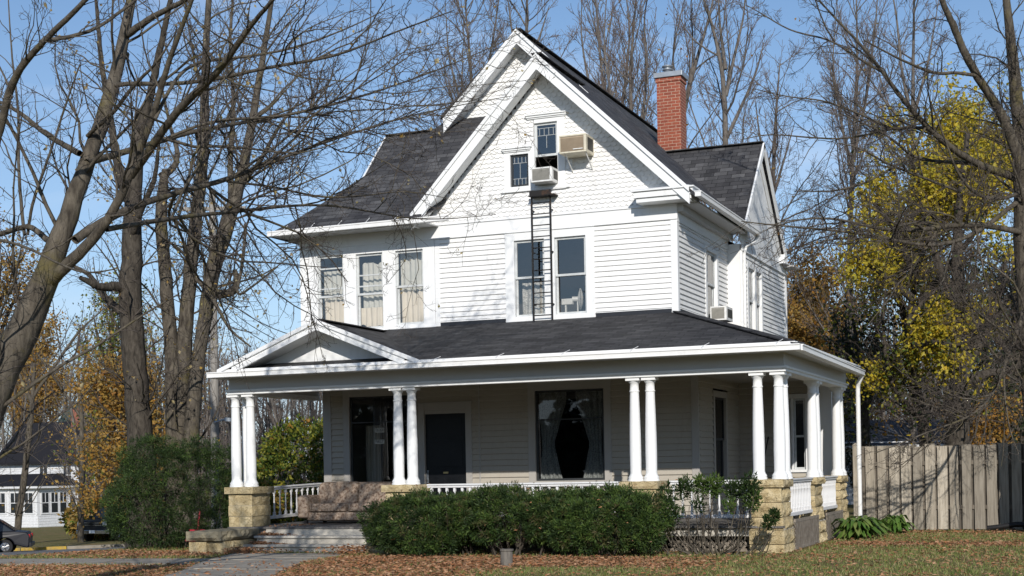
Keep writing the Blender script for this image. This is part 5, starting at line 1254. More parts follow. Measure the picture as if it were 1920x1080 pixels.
# ---- the big bare maple in front on the left
D = 16
limbs = [
 (px(D, (-95, 1080, -.5), (-62, 860, -.3), (-30, 740), (15, 665), (50, 610), (78, 555), (100, 510), (120, 450), (145, 350), (165, 290), (200, 220, .3), (220, 125, .5), (235, 65, .7), (252, -20, 1), (275, -160, 1.3)), pr_(D, 92, 76, 69, 64, 59, 54, 47, 39, 32, 30, 27, 25, 22, 17, 9)),
 (px(D, (92, 530), (108, 510, -.15), (150, 478, -.3), (190, 435, -.4), (215, 395, -.5), (240, 340, -.6), (260, 285, -.7), (282, 235, -.8), (296, 200, -.9), (303, 155, -1), (320, 105, -1.2), (340, 50, -1.4), (362, 0, -1.6), (390, -90, -2)), pr_(D, 34, 32, 28, 24, 22, 20, 19, 17, 15, 14, 12, 11, 9, 5)),
 (px(D, (140, 450), (158, 420, .1), (200, 395, .3), (240, 384, .6), (300, 370, 1), (360, 355, 1.5), (425, 340, 2), (475, 320, 2.4), (530, 295, 2.8), (575, 275, 3.2), (648, 256, 3.8), (737, 222, 4.6), (815, 208, 5.2), (900, 188, 5.8), (960, 180, 6.3)), pr_(D, 24, 22, 20, 18, 17, 15, 14, 12, 10, 9, 7, 5.5, 4, 3, 2)),
 (px(D, (200, 430, -.4), (250, 420, 0), (310, 410, .6), (380, 402, 1.4), (450, 397, 2.2), (500, 390, 2.8), (550, 385, 3.4), (630, 380, 4.2), (700, 398, 4.8), (770, 415, 5.4), (850, 411, 6.1), (930, 402, 6.8)), pr_(D, 14, 13, 12, 11, 10, 9, 8, 7, 5.5, 4.5, 3.5, 2)),
 (px(D, (163, 305), (210, 295, .3), (250, 280, .6), (290, 267, .9), (325, 255, 1.1), (380, 240, 1.6), (450, 232, 2.1), (525, 220, 2.8), (640, 193, 3.7), (722, 167, 4.3), (815, 134, 5), (907, 97, 5.7), (980, 60, 6.2)), pr_(D, 19, 17, 15, 14, 13, 12, 10, 9, 8, 6, 4.5, 3, 2)),
 (px(D, (245, 330, -.6), (270, 300, -.8), (300, 245, -1.0), (350, 190, -1.4), (380, 160, -1.7), (415, 135, -2), (440, 90, -2.2), (465, 50, -2.4), (505, 10, -2.8), (560, -60, -3.2)), pr_(D, 20, 20, 19, 18, 17, 15, 13, 11, 8, 5)),
 (px(D, (214, 160, .4), (230, 150, .3), (260, 155, .1), (300, 160, -.1), (360, 155, -.5), (430, 147, -.9), (490, 127, -1.2), (560, 117, -1.6), (640, 108, -2), (685, 82, -2.3), (760, 52, -2.7), (850, 20, -3.2)), pr_(D, 13, 12, 11, 10, 9.5, 9, 8, 7, 6, 4.5, 3.5, 2)),
 (px(D, (-40, 380, -1), (0, 250, -1.2), (20, 150, -1.5), (50, 110, -1.7), (100, 60, -2), (150, 12, -2.3), (200, -40, -2.6)), pr_(D, 22, 19, 18, 15, 13, 11, 7)),
 (px(D, (88, 76, -1.9), (130, 70, -1.7), (180, 55, -1.5), (240, 12, -1.3), (290, -30, -1)), pr_(D, 10, 9, 8, 7, 4)),
 (px(D, (164, 255, .1), (178, 240, 0), (210, 215, -.3), (250, 160, -.6), (295, 118, -.9), (330, 60, -1.1)), pr_(D, 11, 11, 10, 9, 6, 3)),
 (px(D, (150, 288), (125, 275, .3), (100, 260, .6), (70, 240, .9), (45, 215, 1.2), (0, 190, 1.6), (-60, 170, 2)), pr_(D, 16, 15, 14, 13, 11, 9, 5)),
 (px(D, (108, 470, .1), (85, 445, .3), (55, 422, .5), (20, 432, .8), (-30, 450, 1.2)), pr_(D, 18, 16, 14, 14, 12)),
 (px(D, (-40, 440, -2), (0, 450, -2.2), (50, 462, -2.5), (100, 490, -2.8), (160, 515, -3.2), (215, 505, -3.4)), pr_(D, 8, 7, 6, 5, 4, 2.5)),
 (px(D, (232, 70, .7), (262, 48, .5), (292, 28, .3), (340, 5, 0), (400, -40, -.4)), pr_(D, 20, 18, 15, 12, 7)),
 (px(D, (46, 440, .6), (38, 370, .8), (34, 300, 1), (36, 210, 1.2), (22, 110, 1.4), (15, -10, 1.6)), pr_(D, 9, 9, 8, 7, 5, 3)),
 (px(D, (52, 440, .6), (60, 380, .4), (90, 300, .2), (125, 190, 0), (150, 120, -.2)), pr_(D, 8, 8, 7, 5, 3)),
 (px(D, (290, 225, -.9), (340, 115, -.6), (440, 110, 0), (540, 95, .6), (650, 55, 1.2), (740, 10, 1.8)), pr_(D, 9, 8, 7, 6, 4, 2)),
 (px(D, (320, 256, 1), (400, 222, 1.2), (500, 222, 1.6), (600, 205, 2), (700, 150, 2.5), (790, 90, 3)), pr_(D, 8, 8, 7, 6, 4, 2)),
 (px(D, (425, 340, 2), (520, 350, 2.4), (600, 372, 2.8), (680, 368, 3.4), (760, 356, 4), (840, 372, 4.6)), pr_(D, 7, 6.5, 6, 5, 3.5, 2)),
]
base = (*at(-95, 1080, 15.5)[:2], GZ); base = (base[0], base[1], float(gz(base[0], base[1])))
limbs[0][0][0][2] = base[2]-.2
LV = lambda k=1., z=1., up=.04: [dict(dens=3.6*k, lk=.40, tmin=.14, ang=46, wig=.17, up=up, n=8, rk=.0095, lmin=.35*z, lmax=2.6*z), dict(dens=4.8*k, lk=.46, tmin=.10, ang=48, wig=.20, up=up, n=6, rk=.008, lmin=.18*z, lmax=1.2*z, rmin=.003*z),
  dict(dens=6.0*k, lk=.5, tmin=.10, ang=48, wig=.24, up=.05, n=4, rk=.008, lmin=.10*z, lmax=.5*z, rmin=.0026*z), dict(dens=7.0*k, lk=.6, tmin=.1, ang=48, wig=.25, up=.05, n=3, rk=.008, lmin=.06*z, lmax=.26*z, rmin=.0022*z)]
clipf = lambda P: (P[:, -1, 1] < FY-.25) | (P[:, -1, 2] > 12)
tree('maple_tree', 'big bare mossy maple leaning in at the left, its limbs reaching over the roof', base, [limbs[0]]+[(p, [r*.76 for r in q]) for p, q in limbs[1:]], LV(1.12), 11, 'bark', 'twig', leaf=[('leaftan', 2, .055, .03, .05, None), ('leafgold', 1, .055, .012, .05, None)], clip=lambda P: ~((P[:, :, 1] > FY-.4).any(1) & (P[:, :, 2] < 11).any(1)))

# ---- the bare tree at the right edge
D = 28
limbs = [
 (px(D, (1960, 1010), (1945, 800), (1935, 650), (1925, 500), (1920, 380), (1912, 250), (1902, 125, -0.22), (1888, 30, -0.44), (1880, -60, -0.66)), pr_(D, 78, 66, 60, 56, 48, 36, 28, 20, 14)),
 (px(D, (1922, 360), (1905, 275, -0.33), (1865, 187, -0.66), (1827, 140, -0.99), (1795, 65, -1.32), (1765, 0, -1.65), (1740, -70, -1.98)), pr_(D, 30, 26, 22, 20, 17, 13, 8)),
 (px(D, (1930, 340), (1885, 328), (1840, 312, -0.33), (1810, 297, -0.55), (1785, 280, -0.77), (1767, 265, -0.88), (1735, 237, -1.10), (1690, 185, -1.43), (1657, 137, -1.65), (1612, 77, -1.98), (1560, 32, -2.20), (1528, -10, -2.42)), pr_(D, 24, 20, 18, 17, 16, 15, 13, 11, 9, 7, 5, 3)),
 (px(D, (1657, 137, -1.65), (1610, 110, -1.43), (1580, 90, -1.21), (1557, 72, -1.10), (1510, 66, -0.88), (1472, 54, -0.66), (1440, 32, -0.44), (1400, 10, -0.22)), pr_(D, 6, 5.5, 5, 4.5, 4, 3.5, 3, 2)),
 (px(D, (1565, 78, -1.10), (1550, 55, -1.32), (1540, 32, -1.43), (1525, -10, -1.65)), pr_(D, 4, 4, 3.5, 2.5)),
 (px(D, (1740, 240, -1.10), (1710, 240, -0.77), (1672, 237, -0.55), (1652, 247, -0.33), (1590, 262, -0.11), (1515, 258, -0.55), (1440, 250, -1.10), (1390, 262, -1.54)), pr_(D, 8, 8, 7, 6, 5, 4, 3, 2)),
 (px(D, (1668, 240, -0.55), (1620, 217, -0.77), (1577, 200, -0.99), (1540, 187, -1.10), (1477, 182, -1.43), (1420, 168, -1.76)), pr_(D, 6, 5, 5, 4, 3, 2)),
 (px(D, (1925, 350), (1907, 367, -0.33), (1865, 375, -0.66), (1835, 370, -0.88), (1805, 342, -1.10), (1792, 320, -1.32), (1775, 270, -1.54), (1745, 190, -1.87)), pr_(D, 10, 9.5, 9, 8, 7, 6, 5, 3)),
 (px(D, (1925, 365), (1865, 412, -0.33), (1830, 440, -0.66), (1790, 457, -0.99), (1740, 465, -1.43), (1690, 455, -1.87), (1650, 442, -2.20), (1590, 435, -2.64), (1515, 427, -3.19), (1440, 422, -3.74), (1390, 415, -4.18)), pr_(D, 14, 12, 11, 9, 8.5, 8, 7, 6, 5, 3.5, 2)),
 (px(D, (1928, 440), (1865, 422, -0.44), (1790, 420, -0.88), (1740, 430, -1.32), (1702, 435, -1.54), (1640, 430, -1.98), (1602, 415, -2.20), (1540, 405, -2.64), (1490, 410, -2.97), (1440, 428, -3.30)), pr_(D, 17, 14, 13, 11, 10, 8, 6, 5, 3.5, 2)),
 (px(D, (1815, 306, -0.44), (1740, 302, -0.22), (1702, 290, -0.55), (1685, 268, -0.88), (1640, 240, -1.21), (1580, 215, -1.54)), pr_(D, 9, 8, 7, 6, 4, 2)),
 (px(D, (1800, 360, -0.44), (1775, 350, -0.66), (1740, 337, -0.99), (1702, 322, -1.32), (1652, 302, -1.76), (1615, 277, -2.20), (1570, 268, -2.64)), pr_(D, 7, 7, 6, 6, 5, 4, 2)),
 (px(D, (1922, 560), (1917, 605, -0.33), (1893, 658, -0.66), (1878, 703, -0.88), (1866, 741, -1.10), (1825, 783, -1.43), (1736, 810, -1.87), (1695, 830, -2.20), (1640, 850, -2.53)), pr_(D, 11, 10, 9, 8, 7, 5.5, 4, 3, 2)),
 (px(D, (1882, 690, -0.88), (1884, 747, -1.10), (1893, 806, -1.32), (1910, 851, -1.54)), pr_(D, 5, 4, 3, 2)),
 (px(D, (1825, 783, -1.43), (1790, 800, -1.10), (1740, 835, -0.77), (1690, 872, -0.44)), pr_(D, 4, 3.5, 3, 2)),
 (px(D, (1830, 142, -0.99), (1790, 135, -1.32), (1760, 140, -1.65), (1730, 130, -1.98), (1680, 108, -2.42), (1620, 75, -2.97)), pr_(D, 9, 8, 8, 7, 5, 3)),
 (px(D, (1735, 240, -1.10), (1700, 300, -1.32), (1620, 345, -1.65), (1560, 360, -1.98), (1490, 358, -2.31)), pr_(D, 6, 5.5, 5, 4, 2.5)),
]
base = at(1960, 1010, D); base = (base[0], base[1], GZ); limbs[0][0][0][2] = GZ-.2
tree('maple_tree', 'bare maple at the right edge with long branches reaching left across the sky', base, [(p, [r*.74 for r in q]) for p, q in limbs], LV(1.3, 1.3, .02), 23, 'bark', 'twig', leaf=[('leaforange', 2, .05, .006, .05, None)],
     clip=lambda P: ~(((P[:, :, 0] < .9) & (P[:, :, 2] < 4.6) & (P[:, :, 1] > -1.2)).any(1) | ((P[:, :, 0] < -1.5) & (P[:, :, 2] < 9.6) & (P[:, :, 1] > .8)).any(1)))

# ---- the old trunks behind the big yew
def gbase(px_, D_): p = at(px_, 900, D_); return (p[0], p[1], float(gz(p[0], p[1])))
LF = lambda k=1., z=1.: [dict(dens=4.2*k, lk=.55, tmin=.12, ang=48, wig=.17, up=.07, n=7, rk=.009, lmin=.7*z, lmax=3.0*z, rmin=.006), dict(dens=4.6*k/z, lk=.5, tmin=.12, ang=48, wig=.2, up=.03, n=5, rk=.008, lmin=.35*z, lmax=1.4*z, rmin=.005), dict(dens=5.5*k/z, lk=.5, tmin=.15, ang=50, wig=.25, up=0., n=4, rk=.007, lmin=.2*z, lmax=.7*z, rmin=.004)]
LM = lambda d1=3., d2=4.6, d3=5.6: [dict(dens=d1, lk=.34, tmin=.25, ang=50, wig=.16, up=.05, n=8, rk=.012, lmin=.6, lmax=3.4, rmin=.006), dict(dens=d2, lk=.45, tmin=.15, ang=48, wig=.2, up=.04, n=6, rk=.010, lmin=.3, lmax=1.6, rmin=.005), dict(dens=d3, lk=.5, tmin=.15, ang=48, wig=.25, up=.02, n=4, rk=.008, lmin=.18, lmax=.8, rmin=.004)]
D = 36; b0 = gbase(266, D)
limbs = [([np.array(b0)-[0, 0, .3]]+px(D, (268, 900), (262, 780), (250, 650), (243, 560), (247, 470), (250, 350), (258, 260), (266, 205)), pr_(D, 62, 52, 46, 44, 43, 38, 30, 27, 18)),
 (px(D, (238, 545), (215, 535, -.3), (195, 540, -.6), (178, 535, -.9), (150, 520, -1.2)), pr_(D, 22, 18, 15, 13, 8)),
 (px(D, (232, 590), (205, 565, .4), (183, 540, .8), (170, 515, 1.2), (120, 490, 1.6)), pr_(D, 16, 14, 12, 9, 6)),
 (px(D, (250, 400), (222, 330, .3), (210, 240, .6), (190, 120, 1), (180, 0, 1.4)), pr_(D, 18, 16, 13, 10, 6)),
 (px(D, (262, 250), (285, 170, -.4), (300, 90, -.8), (320, 0, -1.2), (340, -100, -1.6)), pr_(D, 18, 15, 12, 9, 5)),
 (px(D, (245, 450), (262, 400, -.6), (290, 340, -1.2), (300, 250, -1.8)), pr_(D, 14, 12, 9, 5))]
tree('old_maple_tree', 'thick dark single trunk standing behind the big yew left of the forked trunks', b0, limbs, LM(), 31, 'barkdark', 'twig', 'old maples behind the yew', leaf=[('leaftan', 3, .09, .10, .12, None), ('leafgold', 2, .09, .05, .12, None)])
D = 37; b0 = gbase(345, D)
limbs = [([np.array(b0)-[0, 0, .3]]+px(D, (330, 900), (328, 780), (324, 700), (320, 640), (313, 560), (306, 470), (300, 400), (298, 330), (312, 318)), pr_(D, 60, 40, 33, 28, 26, 25, 23, 22, 19, 13)),
 (px(D, (332, 890), (335, 780), (340, 720), (346, 640), (351, 560), (362, 450), (378, 330), (386, 240), (380, 130), (392, 0), (400, -120)), pr_(D, 36, 32, 30, 28, 27, 24, 22, 19, 14, 11, 6)),
 (px(D, (355, 890, -.4), (358, 780, -.4), (376, 650, -.3), (387, 560, -.2), (406, 470), (432, 400), (455, 340), (466, 270), (480, 180), (500, 60), (520, -60)), pr_(D, 32, 28, 24, 27, 30, 28, 21, 17, 13, 10, 6)),
 (px(D, (392, 545), (415, 552, -.4), (436, 548, -.7), (446, 530, -.9), (440, 505, -1)), pr_(D, 18, 16, 15, 13, 8)),
 (px(D, (302, 330), (328, 318, .3), (336, 290, .5), (320, 240, .8), (300, 150, 1.2)), pr_(D, 14, 13, 10, 7, 4)),
 (px(D, (436, 395), (430, 300, .4), (440, 200, .8), (430, 80, 1.2), (440, -40, 1.5)), pr_(D, 14, 11, 9, 7, 4)),
 (px(D, (366, 520), (400, 560, -1.5), (430, 620, -2.2), (470, 650, -2.6)), pr_(D, 8, 7, 5, 3)),
 (px(D, (455, 340), (490, 300, -.8), (520, 240, -1.4), (560, 190, -2)), pr_(D, 10, 8, 6, 3)),
 (px(D, (460, 420, -.5), (455, 500, -1), (440, 560, -1.5), (470, 540, -2), (520, 500, -2.5)), pr_(D, 6, 6, 5, 4, 3))]
tree('old_maple_tree', 'old maple forking low into three grey trunks behind the big yew', b0, limbs, LM(3.2, 4.8, 5.6), 33, 'bark', 'twig', 'old maples behind the yew', leaf=[('leaftan', 3, .09, .13, .12, None), ('leafgold', 2, .09, .05, .12, None)])

# ---- bare trees behind the house
def leaders(b, D, lst, w0):
    """several ascending leaders from one trunk"""
    out = []
    for pts in lst:
        n = len(pts); w = w0 if not out else w0*.55; out.append((px(D, *pts), pr_(D, *[w*(1-.82*i/(n-1)) for i in range(n)])))
    out[0][0].insert(0, np.array([b[0], b[1], b[2]-.3])); out[0][1].insert(0, out[0][1][0]*1.15)
    return out
LB = lambda a=36, u=.15: [dict(dens=2.6, lk=.38, tmin=.12, ang=a, wig=.13, up=u, n=8, rk=.009, lmin=.7, lmax=4.4, rmin=.010), dict(dens=4.4, lk=.42, tmin=.12, ang=38, wig=.15, up=.11, n=6, rk=.007, lmin=.4, lmax=2.0, rmin=.008), dict(dens=5.6, lk=.5, tmin=.12, ang=40, wig=.18, up=.09, n=4, rk=.006, lmin=.25, lmax=1.0, rmin=.0065)]
back = [
 (46, 1185, 26, [[(1190, 900), (1185, 500), (1186, 280), (1180, 180), (1182, 90), (1195, -20)], [(1184, 300), (1205, 220), (1215, 120), (1205, 40), (1225, -60)], [(1186, 420), (1165, 300), (1150, 200), (1130, 90), (1140, -40)]], 'leaforange'),
 (52, 1135, 24, [[(1150, 900), (1150, 500), (1155, 330), (1140, 230), (1125, 120), (1115, -30)], [(1150, 340), (1120, 220), (1100, 140), (1088, 60), (1092, -10)], [(1152, 300), (1170, 180), (1182, 60), (1170, -40)]], 'leafgold'),
 (50, 1290, 24, [[(1262, 900), (1265, 500), (1270, 290), (1285, 160), (1310, 100), (1335, 40), (1345, -40)], [(1268, 330), (1258, 210), (1262, 90), (1290, -30)], [(1275, 230), (1300, 120), (1296, 0)]], 'leaforange'),
 (48, 1360, 26, [[(1362, 900), (1362, 400), (1360, 250), (1362, 150), (1352, 80), (1318, 0), (1300, -60)], [(1361, 180), (1378, 100), (1395, 30), (1400, -50)], [(1362, 260), (1395, 190), (1420, 130), (1432, 80)], [(1360, 130), (1350, 50), (1345, -40)]], 'leaforange'),
 (58, 1000, 22, [[(985, 900), (985, 400), (985, 160), (990, 80), (985, 0), (990, -80)], [(985, 150), (960, 60), (950, -20)], [(986, 130), (1012, 70), (1030, 10)]], 'leaforange'),
 (60, 880, 22, [[(890, 900), (890, 400), (888, 200), (880, 90), (870, -20)], [(888, 230), (915, 130), (930, 40), (940, -40)], [(888, 260), (860, 180), (840, 100), (835, 0)]], 'leaforange'),
 (62, 1440, 22, [[(1440, 900), (1445, 500), (1450, 300), (1455, 200), (1462, 120)], [(1446, 380), (1470, 300), (1490, 230)], [(1448, 350), (1425, 260), (1415, 180)]], 'leafgold'),
 (55, 1600, 22, [[(1590, 900), (1592, 500), (1600, 250), (1610, 120), (1605, -20)], [(1600, 300), (1625, 180), (1640, 60), (1650, -60)], [(1598, 330), (1575, 220), (1560, 120), (1570, 0)]], 'leafgold'),
 (50, 1715, 24, [[(1712, 900), (1712, 400), (1712, 200), (1712, 80), (1716, -60)], [(1712, 240), (1690, 130), (1680, 20), (1660, -70)], [(1712, 220), (1740, 120), (1760, 0)]], 'leafgold'),
]
names = ['left of the chimney, its stems close together', 'rising just right of the main gable', 'directly behind the chimney', 'right of the chimney with a broad forked top', 'half hidden behind the main gable peak', 'beyond the left slope of the main gable', 'low and bushy over the right side gable', 'in the thicket right of the house', 'tall and straight behind the yellow tree']
for i, (D, bx, w, lst, lm) in enumerate(back):
    b0 = gbase(bx, D); tree('bare_tree', 'bare twiggy tree behind the house, '+names[i], b0, leaders(b0, D, lst, w*.56), LB(*[(36, .15), (30, .12), (48, .07), (44, .10), (52, .05), (40, .08), (50, .06), (34, .14), (56, .03)][i]), 50+i, 'barkgrey', 'twigred', 'bare trees behind the house', leaf=[(lm, 2, .12, .012, .1, None), ('leaforange', 5, .14, .16, .2, (lambda q: q[:, 2] < 10.8))], jit=.07, sides=8)

# ---- trees still in leaf
def leafy(name, label, D, bx, w, lst, leaf, seed, group=None, lv=None, barkm='barkdark'):
    b0 = gbase(bx, D); return tree(name, label, b0, leaders(b0, D, lst, w), lv or LF(), seed, barkm, 'twig', group, leaf=leaf, jit=.07, sides=8)
leafy('yellow_maple_tree', 'yellow leaved tree behind the fence at the right', 40, 1745, 28, [[(1742, 900), (1738, 820), (1722, 740), (1706, 690), (1700, 640), (1710, 560), (1730, 460), (1760, 360), (1800, 280)], [(1735, 790), (1700, 765), (1672, 720), (1660, 665), (1655, 600), (1660, 540)], [(1702, 650, 1), (1690, 560, 1.5), (1660, 480, 2), (1630, 400, 2)], [(1705, 600, -1), (1760, 520, -1.5), (1820, 450, -2), (1860, 380, -2), (1880, 280, -2)], [(1708, 580), (1760, 560, 1), (1820, 540, 1.5), (1880, 520, 2)], [(1715, 520), (1680, 430, -1), (1640, 380, -1.5), (1610, 360, -2)], [(1730, 460), (1780, 350, 1), (1830, 250, 1.5), (1850, 160, 2)], [(1740, 430, -1), (1720, 340, -1.5), (1700, 270, -2)], [(1760, 380), (1800, 330, 1), (1860, 300, 2), (1920, 240, 2)], [(1710, 560, -1.5), (1650, 510, -2), (1600, 480, -2.5)], [(1702, 650, -1), (1750, 640, -2), (1800, 650, -2.5), (1850, 620, -3)], [(1700, 690, 1), (1730, 660, 1.5), (1760, 600, 2)]],
      [('leafyellow', 20, .125, 1., .22, (lambda q: (np.sin(q[:, 0]*1.9+q[:, 2]*1.1)+np.sin(q[:, 2]*2.1+q[:, 1]*1.7)+np.sin(q[:, 0]*1.1-q[:, 2]*1.6+2) > .34*np.clip(6.8-q[:, 2], -2.5, 3)+.55*np.clip(-.4-q[:, 0], 0, 3)))), ('leafgreenish', 8, .11, .5, .22, (lambda q: (q[:, 2] < 8.0) & (np.sin(q[:, 0]*1.7-q[:, 2]*1.3)+np.sin(q[:, 1]*2+q[:, 2]) > .2)))], 71)
leafy('orange_tree', 'fine leaved orange gold tree behind the right side of the house', 62, 1530, 24, [[(1530, 900), (1530, 720), (1535, 620), (1540, 540)], [(1530, 760), (1500, 660), (1490, 580), (1500, 530)], [(1532, 740), (1565, 650), (1580, 590)], [(1534, 660), (1520, 580), (1525, 520)], [(1530, 800), (1560, 730), (1590, 690)]], [('leafgold', 9, .15, .7, .28, None), ('leafamber', 9, .15, .6, .28, None)], 73, barkm='barkgrey')
leafy('dark_green_tree', 'dark green leafy tree between the orange tree and the yellow tree', 46, 1625, 26, [[(1622, 900), (1620, 760), (1612, 680), (1600, 600)], [(1618, 720), (1640, 640), (1655, 580)], [(1616, 700), (1590, 650), (1585, 600)], [(1620, 760), (1650, 700), (1680, 660)]], [('leafdark', 8, .14, .6, .24, None), ('leafgreenish', 5, .13, .12, .2, None)], 75)
leafy('dark_tree', 'broad dark trunked tree behind the fence near the right edge', 38, 1795, 50, [[(1797, 900), (1797, 820), (1800, 720), (1806, 640), (1800, 560), (1790, 480), (1800, 380), (1815, 250)], [(1803, 700), (1840, 640), (1870, 560), (1890, 470)], [(1804, 660), (1850, 600), (1900, 560), (1950, 500)], [(1800, 580), (1760, 500), (1740, 420)], [(1803, 720), (1850, 700), (1910, 690)]], [('leafdark', 5, .13, .08, .25, None), ('leafyellow', 5, .12, .06, .2, None)], 77)
leafy('dark_green_tree', 'dense dark evergreen filling the right edge above the fence', 44, 1900, 40, [[(1905, 900), (1905, 750), (1905, 620), (1900, 480)], [(1905, 800), (1860, 720), (1835, 640)], [(1905, 760), (1950, 680), (1960, 600)], [(1905, 700), (1870, 620), (1860, 540)], [(1905, 850), (1850, 800), (1820, 770)]], [('leafdark', 9, .14, .8, .25, None)], 79)
leafy('orange_shrub', 'orange leaved shrub showing above the fence at the right', 42, 1840, 14, [[(1830, 900), (1825, 820), (1815, 770)], [(1830, 880), (1860, 810), (1880, 750)], [(1830, 890), (1800, 830), (1790, 800)], [(1832, 880), (1890, 820), (1915, 780)]], [('leaforange', 8, .12, .8, .2, None)], 81, lv=LF(1.2, .6))
# left background, beyond the street
leafy('orange_maple_tree', 'gold and orange maple beyond the street left of the old trunks', 62, 243, 20, [[(245, 950), (240, 860), (228, 780), (215, 690)], [(240, 880), (255, 800), (265, 730)], [(238, 830), (195, 770), (175, 720)], [(230, 800), (240, 740), (245, 690)], [(242, 900), (265, 850), (285, 810)]], [('leaforange', 7, .17, .55, .35, (lambda q: q[:, 2] > .9+.8*np.sin(q[:, 0]*2))), ('leafgold', 7, .17, .5, .35, (lambda q: q[:, 2] > 1.1+.8*np.sin(q[:, 0]*2)))], 83)
leafy('olive_tree', 'thin olive green tree rising behind the orange maple at the left', 80, 215, 20, [[(215, 930), (212, 760), (208, 640), (212, 570)], [(212, 720), (185, 640), (175, 590)], [(212, 700), (240, 630), (250, 580)]], [('leafgreenish', 4, .18, .30, .35, None), ('leafgold', 3, .18, .15, .3, None)], 85)
leafy('orange_tree', 'orange crowned tree behind the neighbour houses at the far left', 150, 70, 14, [[(70, 930), (72, 760), (75, 690), (80, 630)], [(72, 780), (45, 720), (25, 660)], [(72, 770), (105, 720), (120, 690)], [(71, 800), (20, 740), (-5, 690)]], [('leaforange', 5, .28, .4, .5, None), ('leafgold', 5, .28, .35, .5, None)], 87, barkm='barkgrey')
leafy('orange_tree', 'gold leaved tree low against the left edge above the dark roof', 58, -30, 20, [[(-30, 950), (-25, 700), (-10, 560), (5, 480)], [(-25, 690), (15, 590), (40, 530)], [(-25, 640), (10, 540), (50, 470)]], [('leafgold', 4, .14, .35, .25, (lambda q: q[:, 2] > 5.2)), ('leaforange', 4, .14, .25, .25, (lambda q: q[:, 2] > 5.2))], 89)
for i, (bx, D, w, top, lb) in enumerate(((29, 72, 13, (66, 640), 'slim curved grey trunk on the lawn before the white neighbour house'), (150, 74, 11, (146, 700), 'slim straight trunk at the right corner of the white neighbour house'))):
    b0 = gbase(bx, D); tp = at(top[0], top[1], D); md = at((bx*.6+top[0]*.4)+6, 860, D)
    tree('street_tree', lb, b0, [([np.array(b0)-[0, 0, .3], np.array(b0)+[0, 0, .6], md, (md+tp)/2+np.array([.1, 0, 0]), tp], pr_(D, w*1.2, w, w*.9, w*.7, w*.3)), ([(md+tp)/2, tp+RT*2.2+UP*.5, tp+RT*3.5+UP*1.6], pr_(D, w*.5, w*.35, w*.15)), ([(md+tp)/2, tp-RT*2.0+UP*1., tp-RT*3.2+UP*2.2], pr_(D, w*.5, w*.35, w*.15))], LF(.35, 1.3), 91+i, 'bark', 'twig', 'slim trees by the neighbour house', leaf=[('leafgold', 3, .2, .10, .3, None)])
# scrub and thickets far behind
def thicket(name, label, D, x0, x1, ytop, n, seed, leafm=None, keep=.0, dD=14, grp='bare thickets in the distance'):
    rng = np.random.default_rng(seed); limbs = []
    for k in range(n):
        x = x0+(x1-x0)*(k+rng.random())/n; d = D+rng.uniform(-dD/2, dD/2); b = gbase(x, d); t = ytop+rng.uniform(0, 70); tp = at(x+rng.uniform(-30, 30), t, d)
        b = np.array(b); limbs.append(([b, b*.6+tp*.4+rng.normal(0, .3, 3), b*.25+tp*.75+rng.normal(0, .4, 3), tp], pr_(d, rng.uniform(6, 10), 6, 4, 1.5)))
    b0 = gbase((x0+x1)/2, D)
    return tree(name, label, b0, limbs, [dict(dens=2.6, lk=.34, tmin=.05, ang=38, wig=.16, up=.06, n=6, rk=.010, lmin=.6, lmax=3.5, rmin=.010), dict(dens=4.2, lk=.42, tmin=.1, ang=42, wig=.2, up=.04, n=5, rk=.008, lmin=.4, lmax=1.8, rmin=.008)], seed, 'barkgrey', 'twigred', grp, leaf=[(leafm, 5, .16, keep, .2, None)] if leafm else None, cat='thicket', sides=6)
thicket('thicket', 'grey brown tangle of bare scrub between the big yew and the porch pier', 58, 385, 640, 650, 60, 101)
thicket('thicket', 'bare scrub with a few gold leaves behind the fence', 62, 1580, 1980, 560, 60, 103, 'leafgold', .12)
thicket('thicket', 'bare reddish scrub far behind the left trunks', 90, 150, 420, 600, 44, 105, 'leafgold', .12)
thicket('thicket', 'darker brown scrub just over the garage roof', 75, 1600, 1990, 640, 60, 107, 'leafgreenish', .12)
thicket('thicket', 'tall pale scrub behind the neighbour houses', 150, -60, 330, 660, 40, 109, 'leafgold', .25, 30)
# the wooded block across the street behind the photographer: seen only as reflections in the panes
rg_ = np.random.default_rng(5); K = 42000; xx = rg_.uniform(-130, 110, K); hh = 7+2.5*np.sin(xx*.21)+1.8*np.sin(xx*.47+1); P = np.stack([xx, rg_.uniform(-74, -62, K)-.0008*xx*xx*0, GZ+hh*rg_.random(K)**.8], 1); V, Q = kites(rg_, P, 1.1, .7); pt = Part(); pt.add(V, Q, 0, False)
tag(pt.build('woodland', [M['leafdark']], None, (0, 0, 0)), kind='stuff')
